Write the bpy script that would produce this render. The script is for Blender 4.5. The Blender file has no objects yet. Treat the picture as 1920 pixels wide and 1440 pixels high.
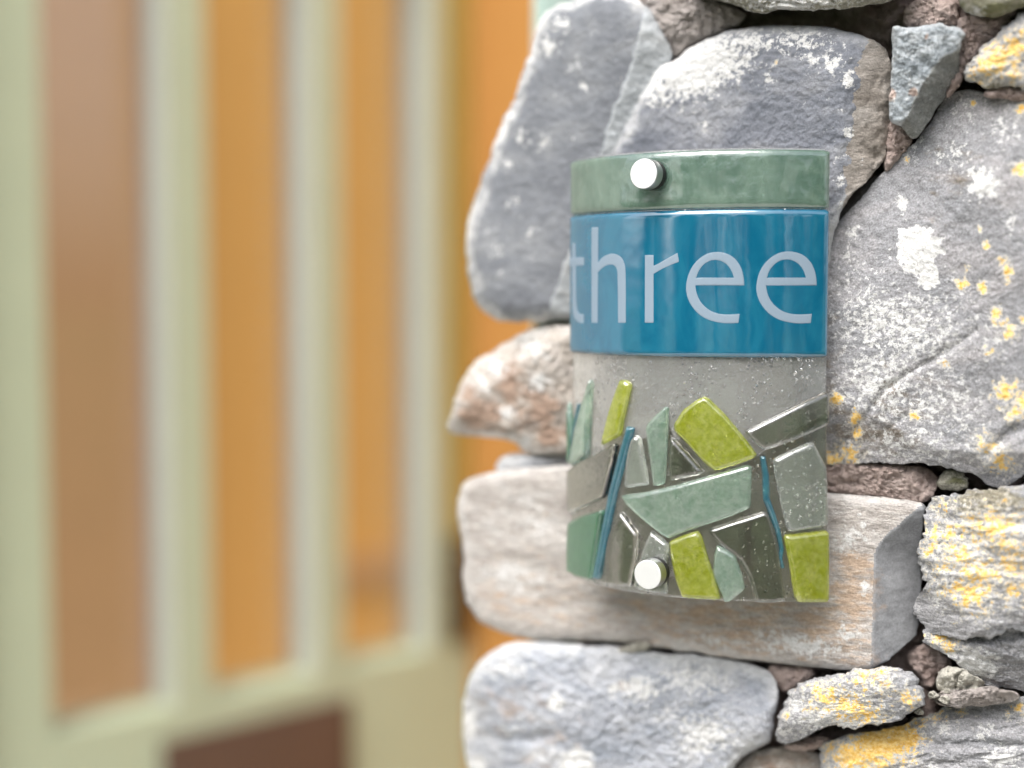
import bpy, math, random
import numpy as np
from mathutils import Vector, Matrix
from mathutils.geometry import delaunay_2d_cdt

rng = np.random.default_rng(11)
random.seed(5)
scene = bpy.context.scene
COL = scene.collection

# ------------------------------------------------------------------ camera
FPX = 50.0 / 36.0 * 1920.0          # focal length in pixels of the 1920 px photograph
PITCH = math.radians(3.4)
CAM = np.array([0.0, 0.0, 1.5])
cam = bpy.data.cameras.new('camera')
cam.lens = 50.0
cam.sensor_width = 36.0
cam.clip_start = 0.02
cam.clip_end = 600.0
cam.dof.use_dof = True
cam.dof.focus_distance = 0.808
cam.dof.aperture_fstop = 1.45
cam_ob = bpy.data.objects.new('camera', cam)
COL.objects.link(cam_ob)
cam_ob.location = CAM
cam_ob.rotation_euler = (math.radians(90) - PITCH, 0, 0)
scene.camera = cam_ob

# ------------------------------------------------------------------ light
SUN_DIR = Vector((-0.38, -0.62, 1.05)).normalized()
world = bpy.data.worlds.new('World')
scene.world = world
world.use_nodes = True
wn = world.node_tree
bg = wn.nodes['Background']
sky = wn.nodes.new('ShaderNodeTexSky')
sky.sky_type = 'NISHITA'
sky.sun_disc = False
sky.sun_elevation = math.asin(SUN_DIR.z)
sky.sun_rotation = math.atan2(SUN_DIR.x, SUN_DIR.y)
sky.air_density = 1.0
sky.dust_density = 4.0
sky.ozone_density = 1.0
hsv = wn.nodes.new('ShaderNodeHueSaturation')      # thin cloud cover takes most of the blue out
hsv.inputs['Saturation'].default_value = 0.40
wn.links.new(sky.outputs['Color'], hsv.inputs['Color'])
wn.links.new(hsv.outputs['Color'], bg.inputs['Color'])
bg.inputs['Strength'].default_value = 0.15
sun = bpy.data.lights.new('sun', 'SUN')
sun.energy = 1.5
sun.angle = math.radians(48)
sun.color = (1.0, 0.97, 0.93)
sun_ob = bpy.data.objects.new('sun', sun)
COL.objects.link(sun_ob)
sun_ob.rotation_euler = SUN_DIR.to_track_quat('Z', 'Y').to_euler()

vs = scene.view_settings
vs.view_transform = 'Standard'
vs.look = 'None'
vs.exposure = 1.17
vs.gamma = 1.0
vs.use_curve_mapping = False
cy_ = scene.cycles
cy_.use_denoising = True
cy_.max_bounces = 14
cy_.transmission_bounces = 12
cy_.transparent_max_bounces = 16
cy_.glossy_bounces = 5
cy_.diffuse_bounces = 4
cy_.caustics_refractive = True
cy_.caustics_reflective = True
cy_.sample_clamp_indirect = 8.0

# ------------------------------------------------------------------ geometry helpers
def rays(px, py):
    px = np.asarray(px, float); py = np.asarray(py, float)
    u = (px - 960.0) / FPX; v = (720.0 - py) / FPX
    c, s = math.cos(PITCH), math.sin(PITCH)
    return np.stack([u, c + v * s, -s + v * c], -1)

def at_depth(px, py, Y):
    d = rays(px, py)
    return CAM + d * (Y / d[..., 1])[..., None]

_perm = rng.permutation(256); _perm = np.concatenate([_perm, _perm, _perm])
_grad = rng.normal(size=(256, 3)); _grad /= np.linalg.norm(_grad, axis=1)[:, None]

def pnoise(P):
    i = np.floor(P).astype(int); f = P - i; i &= 255
    w = f * f * f * (f * (f * 6 - 15) + 10)
    out = 0.0
    for dx in (0, 1):
        wx = w[:, 0] if dx else 1 - w[:, 0]
        for dy in (0, 1):
            wy = w[:, 1] if dy else 1 - w[:, 1]
            for dz in (0, 1):
                wz = w[:, 2] if dz else 1 - w[:, 2]
                h = _perm[_perm[_perm[(i[:, 0] + dx) & 255] + ((i[:, 1] + dy) & 255)] + ((i[:, 2] + dz) & 255)]
                g = _grad[h]
                out = out + wx * wy * wz * (g[:, 0] * (f[:, 0] - dx) + g[:, 1] * (f[:, 1] - dy) + g[:, 2] * (f[:, 2] - dz))
    return out * 1.5

def fbm(P, octv=4, gain=0.5):
    a = 1.0; s = 0.0
    for k in range(octv):
        s = s + a * pnoise(P * (2.03 ** k) + 17.3 * k); a *= gain
    return s

def new_mesh(name, verts, faces, mat=None, smooth=True, attrs=None):
    me = bpy.data.meshes.new(name)
    me.from_pydata([tuple(v) for v in np.asarray(verts).tolist()], [], faces)
    me.update()
    if smooth:
        me.polygons.foreach_set('use_smooth', np.ones(len(me.polygons), bool))
    if attrs:
        for k, a in attrs.items():
            at = me.attributes.new(k, 'FLOAT', 'POINT')
            at.data.foreach_set('value', np.asarray(a, np.float32))
    if mat:
        me.materials.append(mat)
    return me

def link(name, me, parent=None):
    o = bpy.data.objects.new(name, me)
    COL.objects.link(o)
    if parent is not None:
        o.parent = parent
        o.matrix_parent_inverse = parent_inverse(parent)
    return o

def parent_inverse(p):
    m = Matrix.Identity(4)
    while p is not None:
        m = p.matrix_basis.inverted() if p.parent is None else m
        p = p.parent
    return m if m else Matrix.Identity(4)

def empty(name, loc):
    o = bpy.data.objects.new(name, None)
    COL.objects.link(o)
    o.location = loc
    o.empty_display_size = 0.05
    bpy.context.view_layer.update()
    return o

def child(name, me, parent):
    o = bpy.data.objects.new(name, me)
    COL.objects.link(o)
    o.parent = parent
    bpy.context.view_layer.update() if parent.type == 'EMPTY' and False else None
    root = parent
    if parent.type == 'EMPTY':
        o.matrix_parent_inverse = Matrix.Translation(parent.location).inverted()
    return o

def tag(o, label=None, cat=None, group=None, kind=None):
    if label: o['label'] = label
    if cat: o['category'] = cat
    if group: o['group'] = group
    if kind: o['kind'] = kind
    return o

# ------------------------------------------------------------------ material helpers
class NT:
    def __init__(self, name):
        self.m = bpy.data.materials.new(name)
        self.m.use_nodes = True
        self.t = self.m.node_tree
        self.b = self.t.nodes['Principled BSDF']
        self.out = self.t.nodes['Material Output']
    def n(self, typ, **kw):
        nd = self.t.nodes.new('ShaderNode' + typ)
        for k, v in kw.items():
            if k in nd.inputs.keys():
                self.set(nd.inputs[k], v)
            else:
                setattr(nd, k, v)
        return nd
    def set(self, sock, v):
        if isinstance(v, bpy.types.NodeSocket):
            self.t.links.new(v, sock)
        elif isinstance(v, (tuple, list)) and len(v) == 3 and sock.type == 'RGBA':
            sock.default_value = (*v, 1)
        else:
            sock.default_value = v
    def math(self, op, a, b=None, c=None, clamp=False):
        nd = self.t.nodes.new('ShaderNodeMath'); nd.operation = op; nd.use_clamp = clamp
        self.set(nd.inputs[0], a)
        if b is not None: self.set(nd.inputs[1], b)
        if c is not None: self.set(nd.inputs[2], c)
        return nd.outputs[0]
    def mix(self, fac, a, b, mode='MIX'):
        nd = self.t.nodes.new('ShaderNodeMixRGB'); nd.blend_type = mode
        self.set(nd.inputs[0], fac); self.set(nd.inputs[1], a); self.set(nd.inputs[2], b)
        return nd.outputs[0]
    def noise(self, vec, scale, detail=4, rough=0.55, dist=0.0):
        nd = self.n('TexNoise', Scale=scale, Detail=detail, Roughness=rough, Distortion=dist)
        self.t.links.new(vec, nd.inputs['Vector'])
        return nd.outputs['Fac']
    def step(self, v, lo, hi):
        nd = self.t.nodes.new('ShaderNodeMapRange'); nd.interpolation_type = 'SMOOTHSTEP'
        self.set(nd.inputs['Value'], v)
        self.set(nd.inputs['From Min'], lo); self.set(nd.inputs['From Max'], hi)
        return nd.outputs[0]
    def ramp(self, fac, stops):
        nd = self.t.nodes.new('ShaderNodeValToRGB')
        self.t.links.new(fac, nd.inputs[0])
        el = nd.color_ramp.elements
        while len(el) < len(stops): el.new(0.5)
        for e, (p, c) in zip(el, stops):
            e.position = p; e.color = (*c, 1)
        return nd.outputs[0]
    def attr(self, name):
        return self.n('Attribute', attribute_name=name).outputs['Fac']
    def bump(self, height, strength, dist, normal=None):
        nd = self.n('Bump', Strength=strength, Distance=dist)
        self.t.links.new(height, nd.inputs['Height'])
        if normal is not None: self.t.links.new(normal, nd.inputs['Normal'])
        return nd.outputs[0]
    def coords(self, rot=(0, 0, 0), scale=(1, 1, 1)):
        tc = self.n('TexCoord')
        mp = self.n('Mapping')
        mp.inputs['Rotation'].default_value = rot
        mp.inputs['Scale'].default_value = scale
        self.t.links.new(tc.outputs['Object'], mp.inputs['Vector'])
        return mp.outputs[0]

def stone_mat(name, dark, mid, light, rot=0.0, stretch=2.5, speck=0.62, speck_col=(0.58, 0.58, 0.57), rim=0.0, rim_w=0.010,
              rim_col=(0.62, 0.62, 0.61), brown=(0.30, 0.22, 0.16), scale=28, grain=0.5, bumps=1.0, mott=1.1, strata=0.0, yellow=(0.70, 0.38, 0.05)):
    k = NT(name)
    v0 = k.coords()
    v = k.coords(rot=(0, rot, math.radians(-27)), scale=(1, 1, stretch))
    big = k.noise(v, scale, 6, 0.6, 0.6)
    col = k.ramp(big, [(0.30, dark), (0.50, mid), (0.70, light)])
    # brown / iron staining painted where the mask says
    bm = k.math('ADD', k.attr('brownmask'), k.math('MULTIPLY', k.math('SUBTRACT', k.noise(v, scale * 2.2, 6, 0.65), 0.5), 1.9))
    col = k.mix(k.step(bm, 0.0, 0.45), col, brown)
    # mineral grain
    fine = k.noise(v0, 900, 3, 0.6)
    grn = k.math('MULTIPLY_ADD', k.math('SUBTRACT', fine, 0.5), 2.4 * grain, 1.0)
    col = k.mix(1.0, col, k.n('CombineColor', Red=grn, Green=grn, Blue=grn).outputs[0], 'MULTIPLY')
    midn = k.noise(v, 150, 5, 0.65)
    m2 = k.math('MULTIPLY_ADD', k.math('SUBTRACT', midn, 0.5), mott, 1.0)
    col = k.mix(1.0, col, k.n('CombineColor', Red=m2, Green=m2, Blue=m2).outputs[0], 'MULTIPLY')
    # pale worn rim
    if rim > 0:
        rn = k.math('MULTIPLY_ADD', k.noise(v0, 70, 6, 0.7), rim_w * 2.4, k.math('SUBTRACT', rim_w * -0.2, k.attr('rim')))
        col = k.mix(k.math('MULTIPLY', k.step(rn, 0.0, rim_w * 0.8), k.math('MULTIPLY_ADD', k.step(k.noise(v0, 34, 5, 0.65), 0.36, 0.58), rim * 0.75, rim * 0.25)), col, rim_col)
    # white lichen specks and crusts
    sp = k.noise(v0, 230, 7, 0.72)
    cl = k.noise(v0, 26, 4, 0.6)
    spv = k.math('ADD', sp, k.math('MULTIPLY', k.math('SUBTRACT', cl, 0.5), 0.55))
    spf = k.step(spv, speck, speck + 0.05)
    wm = k.attr('whitemask')
    wraw = k.math('ADD', wm, k.math('MULTIPLY', k.math('SUBTRACT', k.noise(v0, 300, 7, 0.75), 0.5), 2.3))
    wf = k.step(wraw, 0.22, 0.42)
    wcol = k.mix(k.step(k.noise(v0, 1300, 2, 0.5), 0.40, 0.34), speck_col, (0.25, 0.235, 0.22))
    col = k.mix(k.math('MULTIPLY', spf, 0.85), col, speck_col)
    col = k.mix(k.math('MULTIPLY', wf, 0.93), col, wcol)
    # orange lichen with a paler fringe
    om = k.attr('orangemask')
    on = k.noise(v0, 330, 7, 0.75)
    oraw = k.math('ADD', k.math('SUBTRACT', om, 0.34), k.math('MULTIPLY', k.math('SUBTRACT', on, 0.5), 3.6))
    of = k.step(oraw, 0.02, 0.16)
    ocol = k.mix(k.step(k.noise(v0, 480, 5, 0.7), 0.36, 0.64), (0.66, 0.38, 0.07), (0.84, 0.62, 0.25))
    ocol = k.mix(k.step(k.noise(v0, 1000, 3, 0.6), 0.60, 0.70), ocol, (0.62, 0.58, 0.48))
    fringe = k.step(oraw, -0.38, 0.0)
    col = k.mix(k.math('MULTIPLY', fringe, 0.75), col, (0.58, 0.56, 0.50))
    col = k.mix(of, col, ocol)
    k.set(k.b.inputs['Base Color'], col)
    k.b.inputs['Roughness'].default_value = 0.88
    k.b.inputs['Specular IOR Level'].default_value = 0.25
    h = k.math('ADD', k.math('MULTIPLY', midn, 0.9), k.math('MULTIPLY', fine, 0.35))
    h = k.math('ADD', h, k.math('MULTIPLY', sp, 0.5))
    if strata:
        vs_ = k.coords(rot=(0, rot, math.radians(-27)), scale=(1, 1, 9))
        h = k.math('ADD', h, k.math('MULTIPLY', k.noise(vs_, 22, 6, 0.65), strata))
    k.set(k.b.inputs['Normal'], k.bump(h, 0.9, 0.0016 * bumps))
    return k.m

def mortar_mat(name, a, b):
    k = NT(name)
    v = k.coords()
    n1 = k.noise(v, 60, 6, 0.65); n2 = k.noise(v, 420, 5, 0.7); n3 = k.noise(v, 1200, 2, 0.5)
    col = k.ramp(n1, [(0.33, a), (0.66, b)])
    col = k.mix(k.step(n2, 0.60, 0.68), col, (b[0] * 1.35, b[1] * 1.4, b[2] * 1.4))
    col = k.mix(k.math('MULTIPLY', k.step(n3, 0.36, 0.28), 0.6), col, (a[0] * 0.5, a[1] * 0.5, a[2] * 0.5))
    k.set(k.b.inputs['Base Color'], col)
    k.b.inputs['Roughness'].default_value = 0.95
    k.b.inputs['Specular IOR Level'].default_value = 0.1
    h = k.math('ADD', k.math('MULTIPLY', n1, 1.2), k.math('ADD', n2, k.math('MULTIPLY', n3, 0.3)))
    k.set(k.b.inputs['Normal'], k.bump(h, 1.0, 0.0025))
    return k.m

def plain_mat(name, col, rough=0.6, var=0.12, scale=40, bump=0.0, metal=0.0, spec=0.4):
    k = NT(name)
    v = k.coords()
    n1 = k.noise(v, scale, 5, 0.6)
    f = k.math('MULTIPLY_ADD', k.math('SUBTRACT', n1, 0.5), 2 * var, 1.0)
    c = k.mix(1.0, col, k.n('CombineColor', Red=f, Green=f, Blue=f).outputs[0], 'MULTIPLY')
    k.set(k.b.inputs['Base Color'], c)
    k.b.inputs['Roughness'].default_value = rough
    k.b.inputs['Metallic'].default_value = metal
    k.b.inputs['Specular IOR Level'].default_value = spec
    if bump:
        k.set(k.b.inputs['Normal'], k.bump(k.noise(v, scale * 8, 4, 0.6), 0.6, bump))
    return k.m

def glass_mat(name, tint, rough=0.03, bump=0.0, bscale=180, ior=1.5, mottle=0.0, tint2=None, milky=0.0, seeds=0.0, coat=1.0, spec=0.95):
    k = NT(name)
    v = k.coords()
    col = tint
    if tint2 is not None:
        col = k.mix(k.step(k.noise(v, 210, 6, 0.7, 0.6), 0.36, 0.66), tint, tint2)
    k.set(k.b.inputs['Base Color'], col)
    k.b.inputs['Roughness'].default_value = rough
    k.b.inputs['IOR'].default_value = ior
    k.b.inputs['Transmission Weight'].default_value = 1.0 - milky
    k.b.inputs['Specular IOR Level'].default_value = spec
    k.b.inputs['Coat Weight'].default_value = coat
    k.b.inputs['Coat Roughness'].default_value = 0.03
    k.b.inputs['Coat IOR'].default_value = 1.8
    nrm = None
    if bump:
        nrm = k.bump(k.noise(v, bscale, 3, 0.5), 0.5, bump)
    if seeds:
        vo = k.n('TexVoronoi', Scale=300.0)
        k.t.links.new(k.coords(scale=(1, 1, 1)), vo.inputs['Vector'])
        nn = k.noise(v, 30, 3, 0.6)
        dots = k.math('MULTIPLY', k.step(vo.outputs['Distance'], 0.33, 0.05), k.step(nn, 0.40, 0.62))
        nrm = k.bump(dots, 0.8, seeds, nrm)
    if nrm is not None:
        k.set(k.b.inputs['Normal'], nrm)
    return k.m

# ------------------------------------------------------------------ box helper on an oriented frame
def box_mesh(name, org, ax, ay, az, rng3, mat, bev=0.0):
    """box in a frame: rng3=((a0,a1),(b0,b1),(c0,c1)) along ax, ay, az"""
    import bmesh
    bm = bmesh.new()
    org, ax, ay, az = (np.asarray(q, float) for q in (org, ax, ay, az))
    vs_ = []
    for a in rng3[0]:
        for b in rng3[1]:
            for c in rng3[2]:
                vs_.append(bm.verts.new(org + ax * a + ay * b + az * c))
    for f in ((0, 1, 3, 2), (4, 6, 7, 5), (0, 4, 5, 1), (2, 3, 7, 6), (0, 2, 6, 4), (1, 5, 7, 3)):
        bm.faces.new([vs_[q] for q in f])
    bmesh.ops.recalc_face_normals(bm, faces=bm.faces)
    if bev:
        bmesh.ops.bevel(bm, geom=bm.edges[:], offset=bev, segments=2, affect='EDGES', profile=0.6)
    me = bpy.data.meshes.new(name)
    bm.to_mesh(me); bm.free()
    me.materials.append(mat)
    return me

# ================================================================== THE GROUND
k = NT('lawn')
v = k.coords()
g = k.ramp(k.noise(v, 3, 8, 0.7), [(0.3, (0.035, 0.07, 0.015)), (0.7, (0.08, 0.13, 0.035))])
k.set(k.b.inputs['Base Color'], g); k.b.inputs['Roughness'].default_value = 0.95
k.set(k.b.inputs['Normal'], k.bump(k.noise(v, 60, 5, 0.7), 1.0, 0.03))
M_LAWN = k.m
me = new_mesh('ground', [(-150, -150, 0), (150, -150, 0), (150, 150, 0), (-150, 150, 0)], [(0, 1, 2, 3)], M_LAWN, False)
tag(link('ground', me), 'green lawn around the house', 'ground', kind='structure')
M_PAVE = plain_mat('paving', (0.42, 0.40, 0.37), 0.9, 0.2, 14, 0.002)
me = new_mesh('path', [(-1.9, -2.5, 0.004), (1.6, -2.5, 0.004), (1.9, 3.4, 0.004), (-1.9, 3.4, 0.004)], [(0, 1, 2, 3)], M_PAVE, False)
tag(link('path', me), 'pale paved path in front of the door', 'path', kind='structure')

# ================================================================== THE DOOR (background)
DD = np.array([math.sin(math.radians(46)), math.cos(math.radians(46)), 0.0])   # along the door, away from the camera
DN = np.array([DD[1], -DD[0], 0.0])                                             # outward normal of the door
ZA = np.array([0, 0, 1.0])
DY0 = 1.70
D0 = np.array([(85 - 960) / FPX * DY0, DY0, 0.0])
def door_pt(px, py, w=0.0):
    d = rays(px, py); P0 = D0 + DN * w
    t = np.dot(DN, P0 - CAM) / np.dot(DN, d)
    P = CAM + d * t
    return float(np.dot(P - P0, DD)), float(P[2])
DORG = D0
def dbox(name, t, w, z, mat, bev=0.0):
    return box_mesh(name, DORG, DD, DN, ZA, (t, w, z), mat, bev)

M_SAGE = plain_mat('sage_paint', (0.48, 0.53, 0.37), 0.55, 0.05, 12)
M_REVEAL = plain_mat('grey_liner', (0.47, 0.48, 0.41), 0.5, 0.04, 12)
M_OCHRE = plain_mat('ochre_tone', (0.40, 0.30, 0.075), 0.6, 0.05, 12)  # ochre for the lock stile alone, the other stiles are sage
M_ORANGE = plain_mat('orange_render', (0.44, 0.205, 0.05), 0.85, 0.06, 10, 0.001)
M_ORANGE_IN = plain_mat('orange_plaster', (0.55, 0.275, 0.07), 0.85, 0.06, 6)
M_BROWN = plain_mat('brown_wood', (0.40, 0.215, 0.095), 0.6, 0.10, 5)
M_BRONZE = plain_mat('bronze', (0.125, 0.075, 0.052), 0.45, 0.15, 20, metal=0.0)
M_DARK = plain_mat('dark_bronze', (0.07, 0.045, 0.025), 0.45, 0.1, 20)
M_GASKET = plain_mat('gasket', (0.30, 0.25, 0.26), 0.7, 0.05, 20)
M_PANE = glass_mat('window_glass', (0.97, 0.98, 0.97), 0.0, coat=0.0)
M_MINT = plain_mat('mint_paint', (0.52, 0.68, 0.62), 0.5, 0.04, 12)
M_CREAM = plain_mat('cream_render', (0.62, 0.60, 0.54), 0.9, 0.06, 8, 0.002)

OPEN = [(door_pt(a_, 700)[0], door_pt(b_, 700)[0]) for a_, b_ in ((85, 325), (390, 592), (640, 808))]
T0, T1 = -0.092, door_pt(883, 700)[0]
ZB = door_pt(85, 1356, -0.058)[1]                    # bottom of the glazed slots
ZT = 2.06
door = empty('front_door', D0 + DD * T0)
tag(door, 'sage green front door with three tall glazed slots and a letterbox', 'door', kind='thing')
th = 0.075
stiles = [(T0, OPEN[0][0]), (OPEN[0][1], OPEN[1][0]), (OPEN[1][1], OPEN[2][0])]
for a, b in stiles:
    child('stile', dbox('stile', (a, b), (-th, 0), (ZB, ZT), M_SAGE), door)
child('stile', dbox('stile', (OPEN[2][1], T1 - 0.052), (-th, 0), (ZB, ZT), M_SAGE), door)
ls = child('lock_stile', dbox('lock_stile', (T1 - 0.052, T1), (-th, -0.002), (ZB, ZT), M_OCHRE), door)
tag(ls, 'ochre lock stile along the door edge')
child('top_rail', dbox('top_rail', (T0, T1), (-th, 0), (ZT, 2.16), M_SAGE), door)
child('bottom_rail', dbox('bottom_rail', (T0, T1), (-th, 0), (0.012, ZB), M_SAGE), door)
for a, b in OPEN:
    p = child('glass_pane', dbox('glass_pane', (a - 0.006, b + 0.006), (-0.064, -0.058), (ZB - 0.006, ZT + 0.006), M_PANE), door)
    child('reveal', dbox('reveal', (b - 0.004, b - 0.0005), (-0.0575, -0.0005), (ZB + 0.0005, ZT - 0.0005), M_REVEAL), door)
    child('glazing_bead', dbox('glazing_bead', (b - 0.009, b - 0.0045), (-0.0575, -0.050), (ZB + 0.001, ZT - 0.001), M_GASKET), door)
# letterbox
la, lz = door_pt(300, 1390); lb, _ = door_pt(652, 1303)
lbx = child('letterbox', dbox('letterbox', (la, lb), (0.001, 0.010), (lz - 0.15, lz), M_BRONZE, 0.003), door)
child('flap', dbox('flap', (la + 0.02, lb - 0.02), (0.012, 0.017), (lz - 0.115, lz - 0.02), M_BRONZE, 0.002), lbx)
# lock plate with a lever
ha, hz0 = door_pt(838, 1205); hb, hz1 = door_pt(872, 1000)
hp = child('lock_plate', dbox('lock_plate', (ha, hb), (0.001, 0.008), (hz0, hz1), M_DARK, 0.003), door)
child('handle', dbox('handle', (ha - 0.05, ha + 0.018), (0.045, 0.060), (hz1 - 0.062, hz1 - 0.045), M_DARK, 0.005), hp)
child('spindle', dbox('spindle', (ha + 0.008, ha + 0.020), (0.008, 0.050), (hz1 - 0.060, hz1 - 0.048), M_DARK, 0.003), hp)

# the wall the door is set in: orange beside the lock, cream on the hinge side
ow = dbox('wall', (T1 + 0.004, T1 + 0.20), (-0.085, 0.95), (0, 2.6), M_ORANGE)
tag(link('orange_wall', ow), 'orange rendered house wall beside the lock side of the green door', 'wall', kind='thing')
hw = empty('house_wall', D0 + DD * (T0 - 0.8))
tag(hw, 'cream rendered house wall on the hinge side of the green door', 'wall', kind='thing')
child('render', dbox('render', (T0 - 1.6, T0 - 0.004), (-0.30, 0.02), (0, 2.6), M_CREAM), hw)
child('lintel', dbox('lintel', (T0 - 0.002, T1 + 0.002), (-0.30, -0.004), (2.164, 2.6), M_CREAM), hw)

# hall behind the glass, left roofless so the sky lights its back wall
HW = -2.0
def hall_t(px): return door_pt(px, 700, HW)[0]
hall = empty('passage', D0 + DN * HW)
tag(hall, 'orange painted passage wall seen through the glazed slots of the door', 'passage', kind='structure')
child('back_wall', dbox('back_wall', (hall_t(-300), hall_t(1500)), (HW - 0.15, HW), (0, 2.75), M_ORANGE_IN), hall)
child('passage_floor', dbox('passage_floor', (-2.2, 2.6), (HW, -0.08), (0.004, 0.010), M_PAVE), hall)
rz0, rz1 = door_pt(700, 1088, HW)[1], door_pt(700, 1042, HW)[1]
child('dado_rail', dbox('dado_rail', (hall_t(615), hall_t(790)), (HW + 0.001, HW + 0.03), (rz0, rz1), M_BROWN), hall)
inner = dbox('timber_screen', (hall_t(-120), hall_t(318)), (HW + 0.002, HW + 0.06), (0.012, 2.60), M_BROWN)
tag(link('timber_screen', inner), 'dull brown timber screen seen through the leftmost slot of the door', 'screen', kind='thing')

# pale mint post just behind the left end of the stones
PX = at_depth(1003, 20, 1.05)[0]
post = box_mesh('post', (0, 0, 0), (1, 0, 0), (0, 1, 0), (0, 0, 1), ((PX, PX + 0.075), (1.05, 1.15), (0.004, 2.5)), M_MINT, 0.003)
tag(link('timber_post', post), 'pale mint painted timber post behind the top left stone', 'post', kind='thing')

# ================================================================== THE STONE WALL
WA = math.radians(27)
WN = np.array([-math.sin(WA), -math.cos(WA), 0.0])     # outward normal
WD = np.array([math.cos(WA), -math.sin(WA), 0.0])      # along the wall, to the right
WP = np.array([0.185, 0.828, 0.0])
PXM = 0.00031                                           # metres per photo pixel at the wall

def map_view(px, py, h):
    d = rays(px, py)
    den = d @ WN
    t = (WN @ (WP - CAM)) / den
    return CAM + d * (t + h / den)[:, None]

def map_wall(ax, az, h):
    # ax, az in pixel units: along the wall from WP, height
    return (WP + WD * (np.asarray(ax) * PXM)[:, None] + ZA * (np.asarray(az) * PXM)[:, None] + WN * np.asarray(h)[:, None])

def resample(poly, spacing):
    p = np.vstack([poly, poly[:1]])
    seg = np.linalg.norm(np.diff(p, axis=0), axis=1)
    s = np.concatenate([[0], np.cumsum(seg)])
    n = max(12, int(s[-1] / spacing))
    q = np.linspace(0, s[-1], n, endpoint=False)
    return np.stack([np.interp(q, s, p[:, 0]), np.interp(q, s, p[:, 1])], -1)

def chaikin(p, it=2, r=0.25):
    p = np.asarray(p, float)
    for _ in range(it):
        q = np.roll(p, -1, axis=0)
        p = np.stack([p * (1 - r) + q * r, p * r + q * (1 - r)], 1).reshape(-1, 2)
    return p

def centroid(p):
    x, y = p[:, 0], p[:, 1]; x1, y1 = np.roll(x, -1), np.roll(y, -1)
    c = x * y1 - x1 * y
    A = c.sum() / 2
    return np.array([((x + x1) * c).sum(), ((y + y1) * c).sum()]) / (6 * A)

def edge_dist(P, B):
    c = B.mean(0)
    P = P - c; B = B - c
    b2 = (B * B).sum(1)
    out = np.empty(len(P))
    for i in range(0, len(P), 8000):
        p = P[i:i + 8000]
        d = b2[None] - 2 * (p @ B.T)
        out[i:i + 8000] = np.sqrt(np.maximum(d.min(1) + (p * p).sum(1), 0))
    return out

def blobs(P, lst, warp):
    v = np.full(len(P), -1.0)
    for b in lst:
        x, y, r = b[:3]; s = b[3] if len(b) > 3 else 1.0
        e = b[4] if len(b) > 4 else 1.0                     # width / height ratio
        an = b[5] if len(b) > 5 else 0.0
        dx, dy = P[:, 0] - x, P[:, 1] - y
        c_, s_ = math.cos(an), math.sin(an)
        d = np.hypot((dx * c_ + dy * s_) / e, -dx * s_ + dy * c_) / r
        v = np.maximum(v, s * (1 - d * (1 + 0.35 * warp)))
    return np.clip(v, -1, 2)

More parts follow.
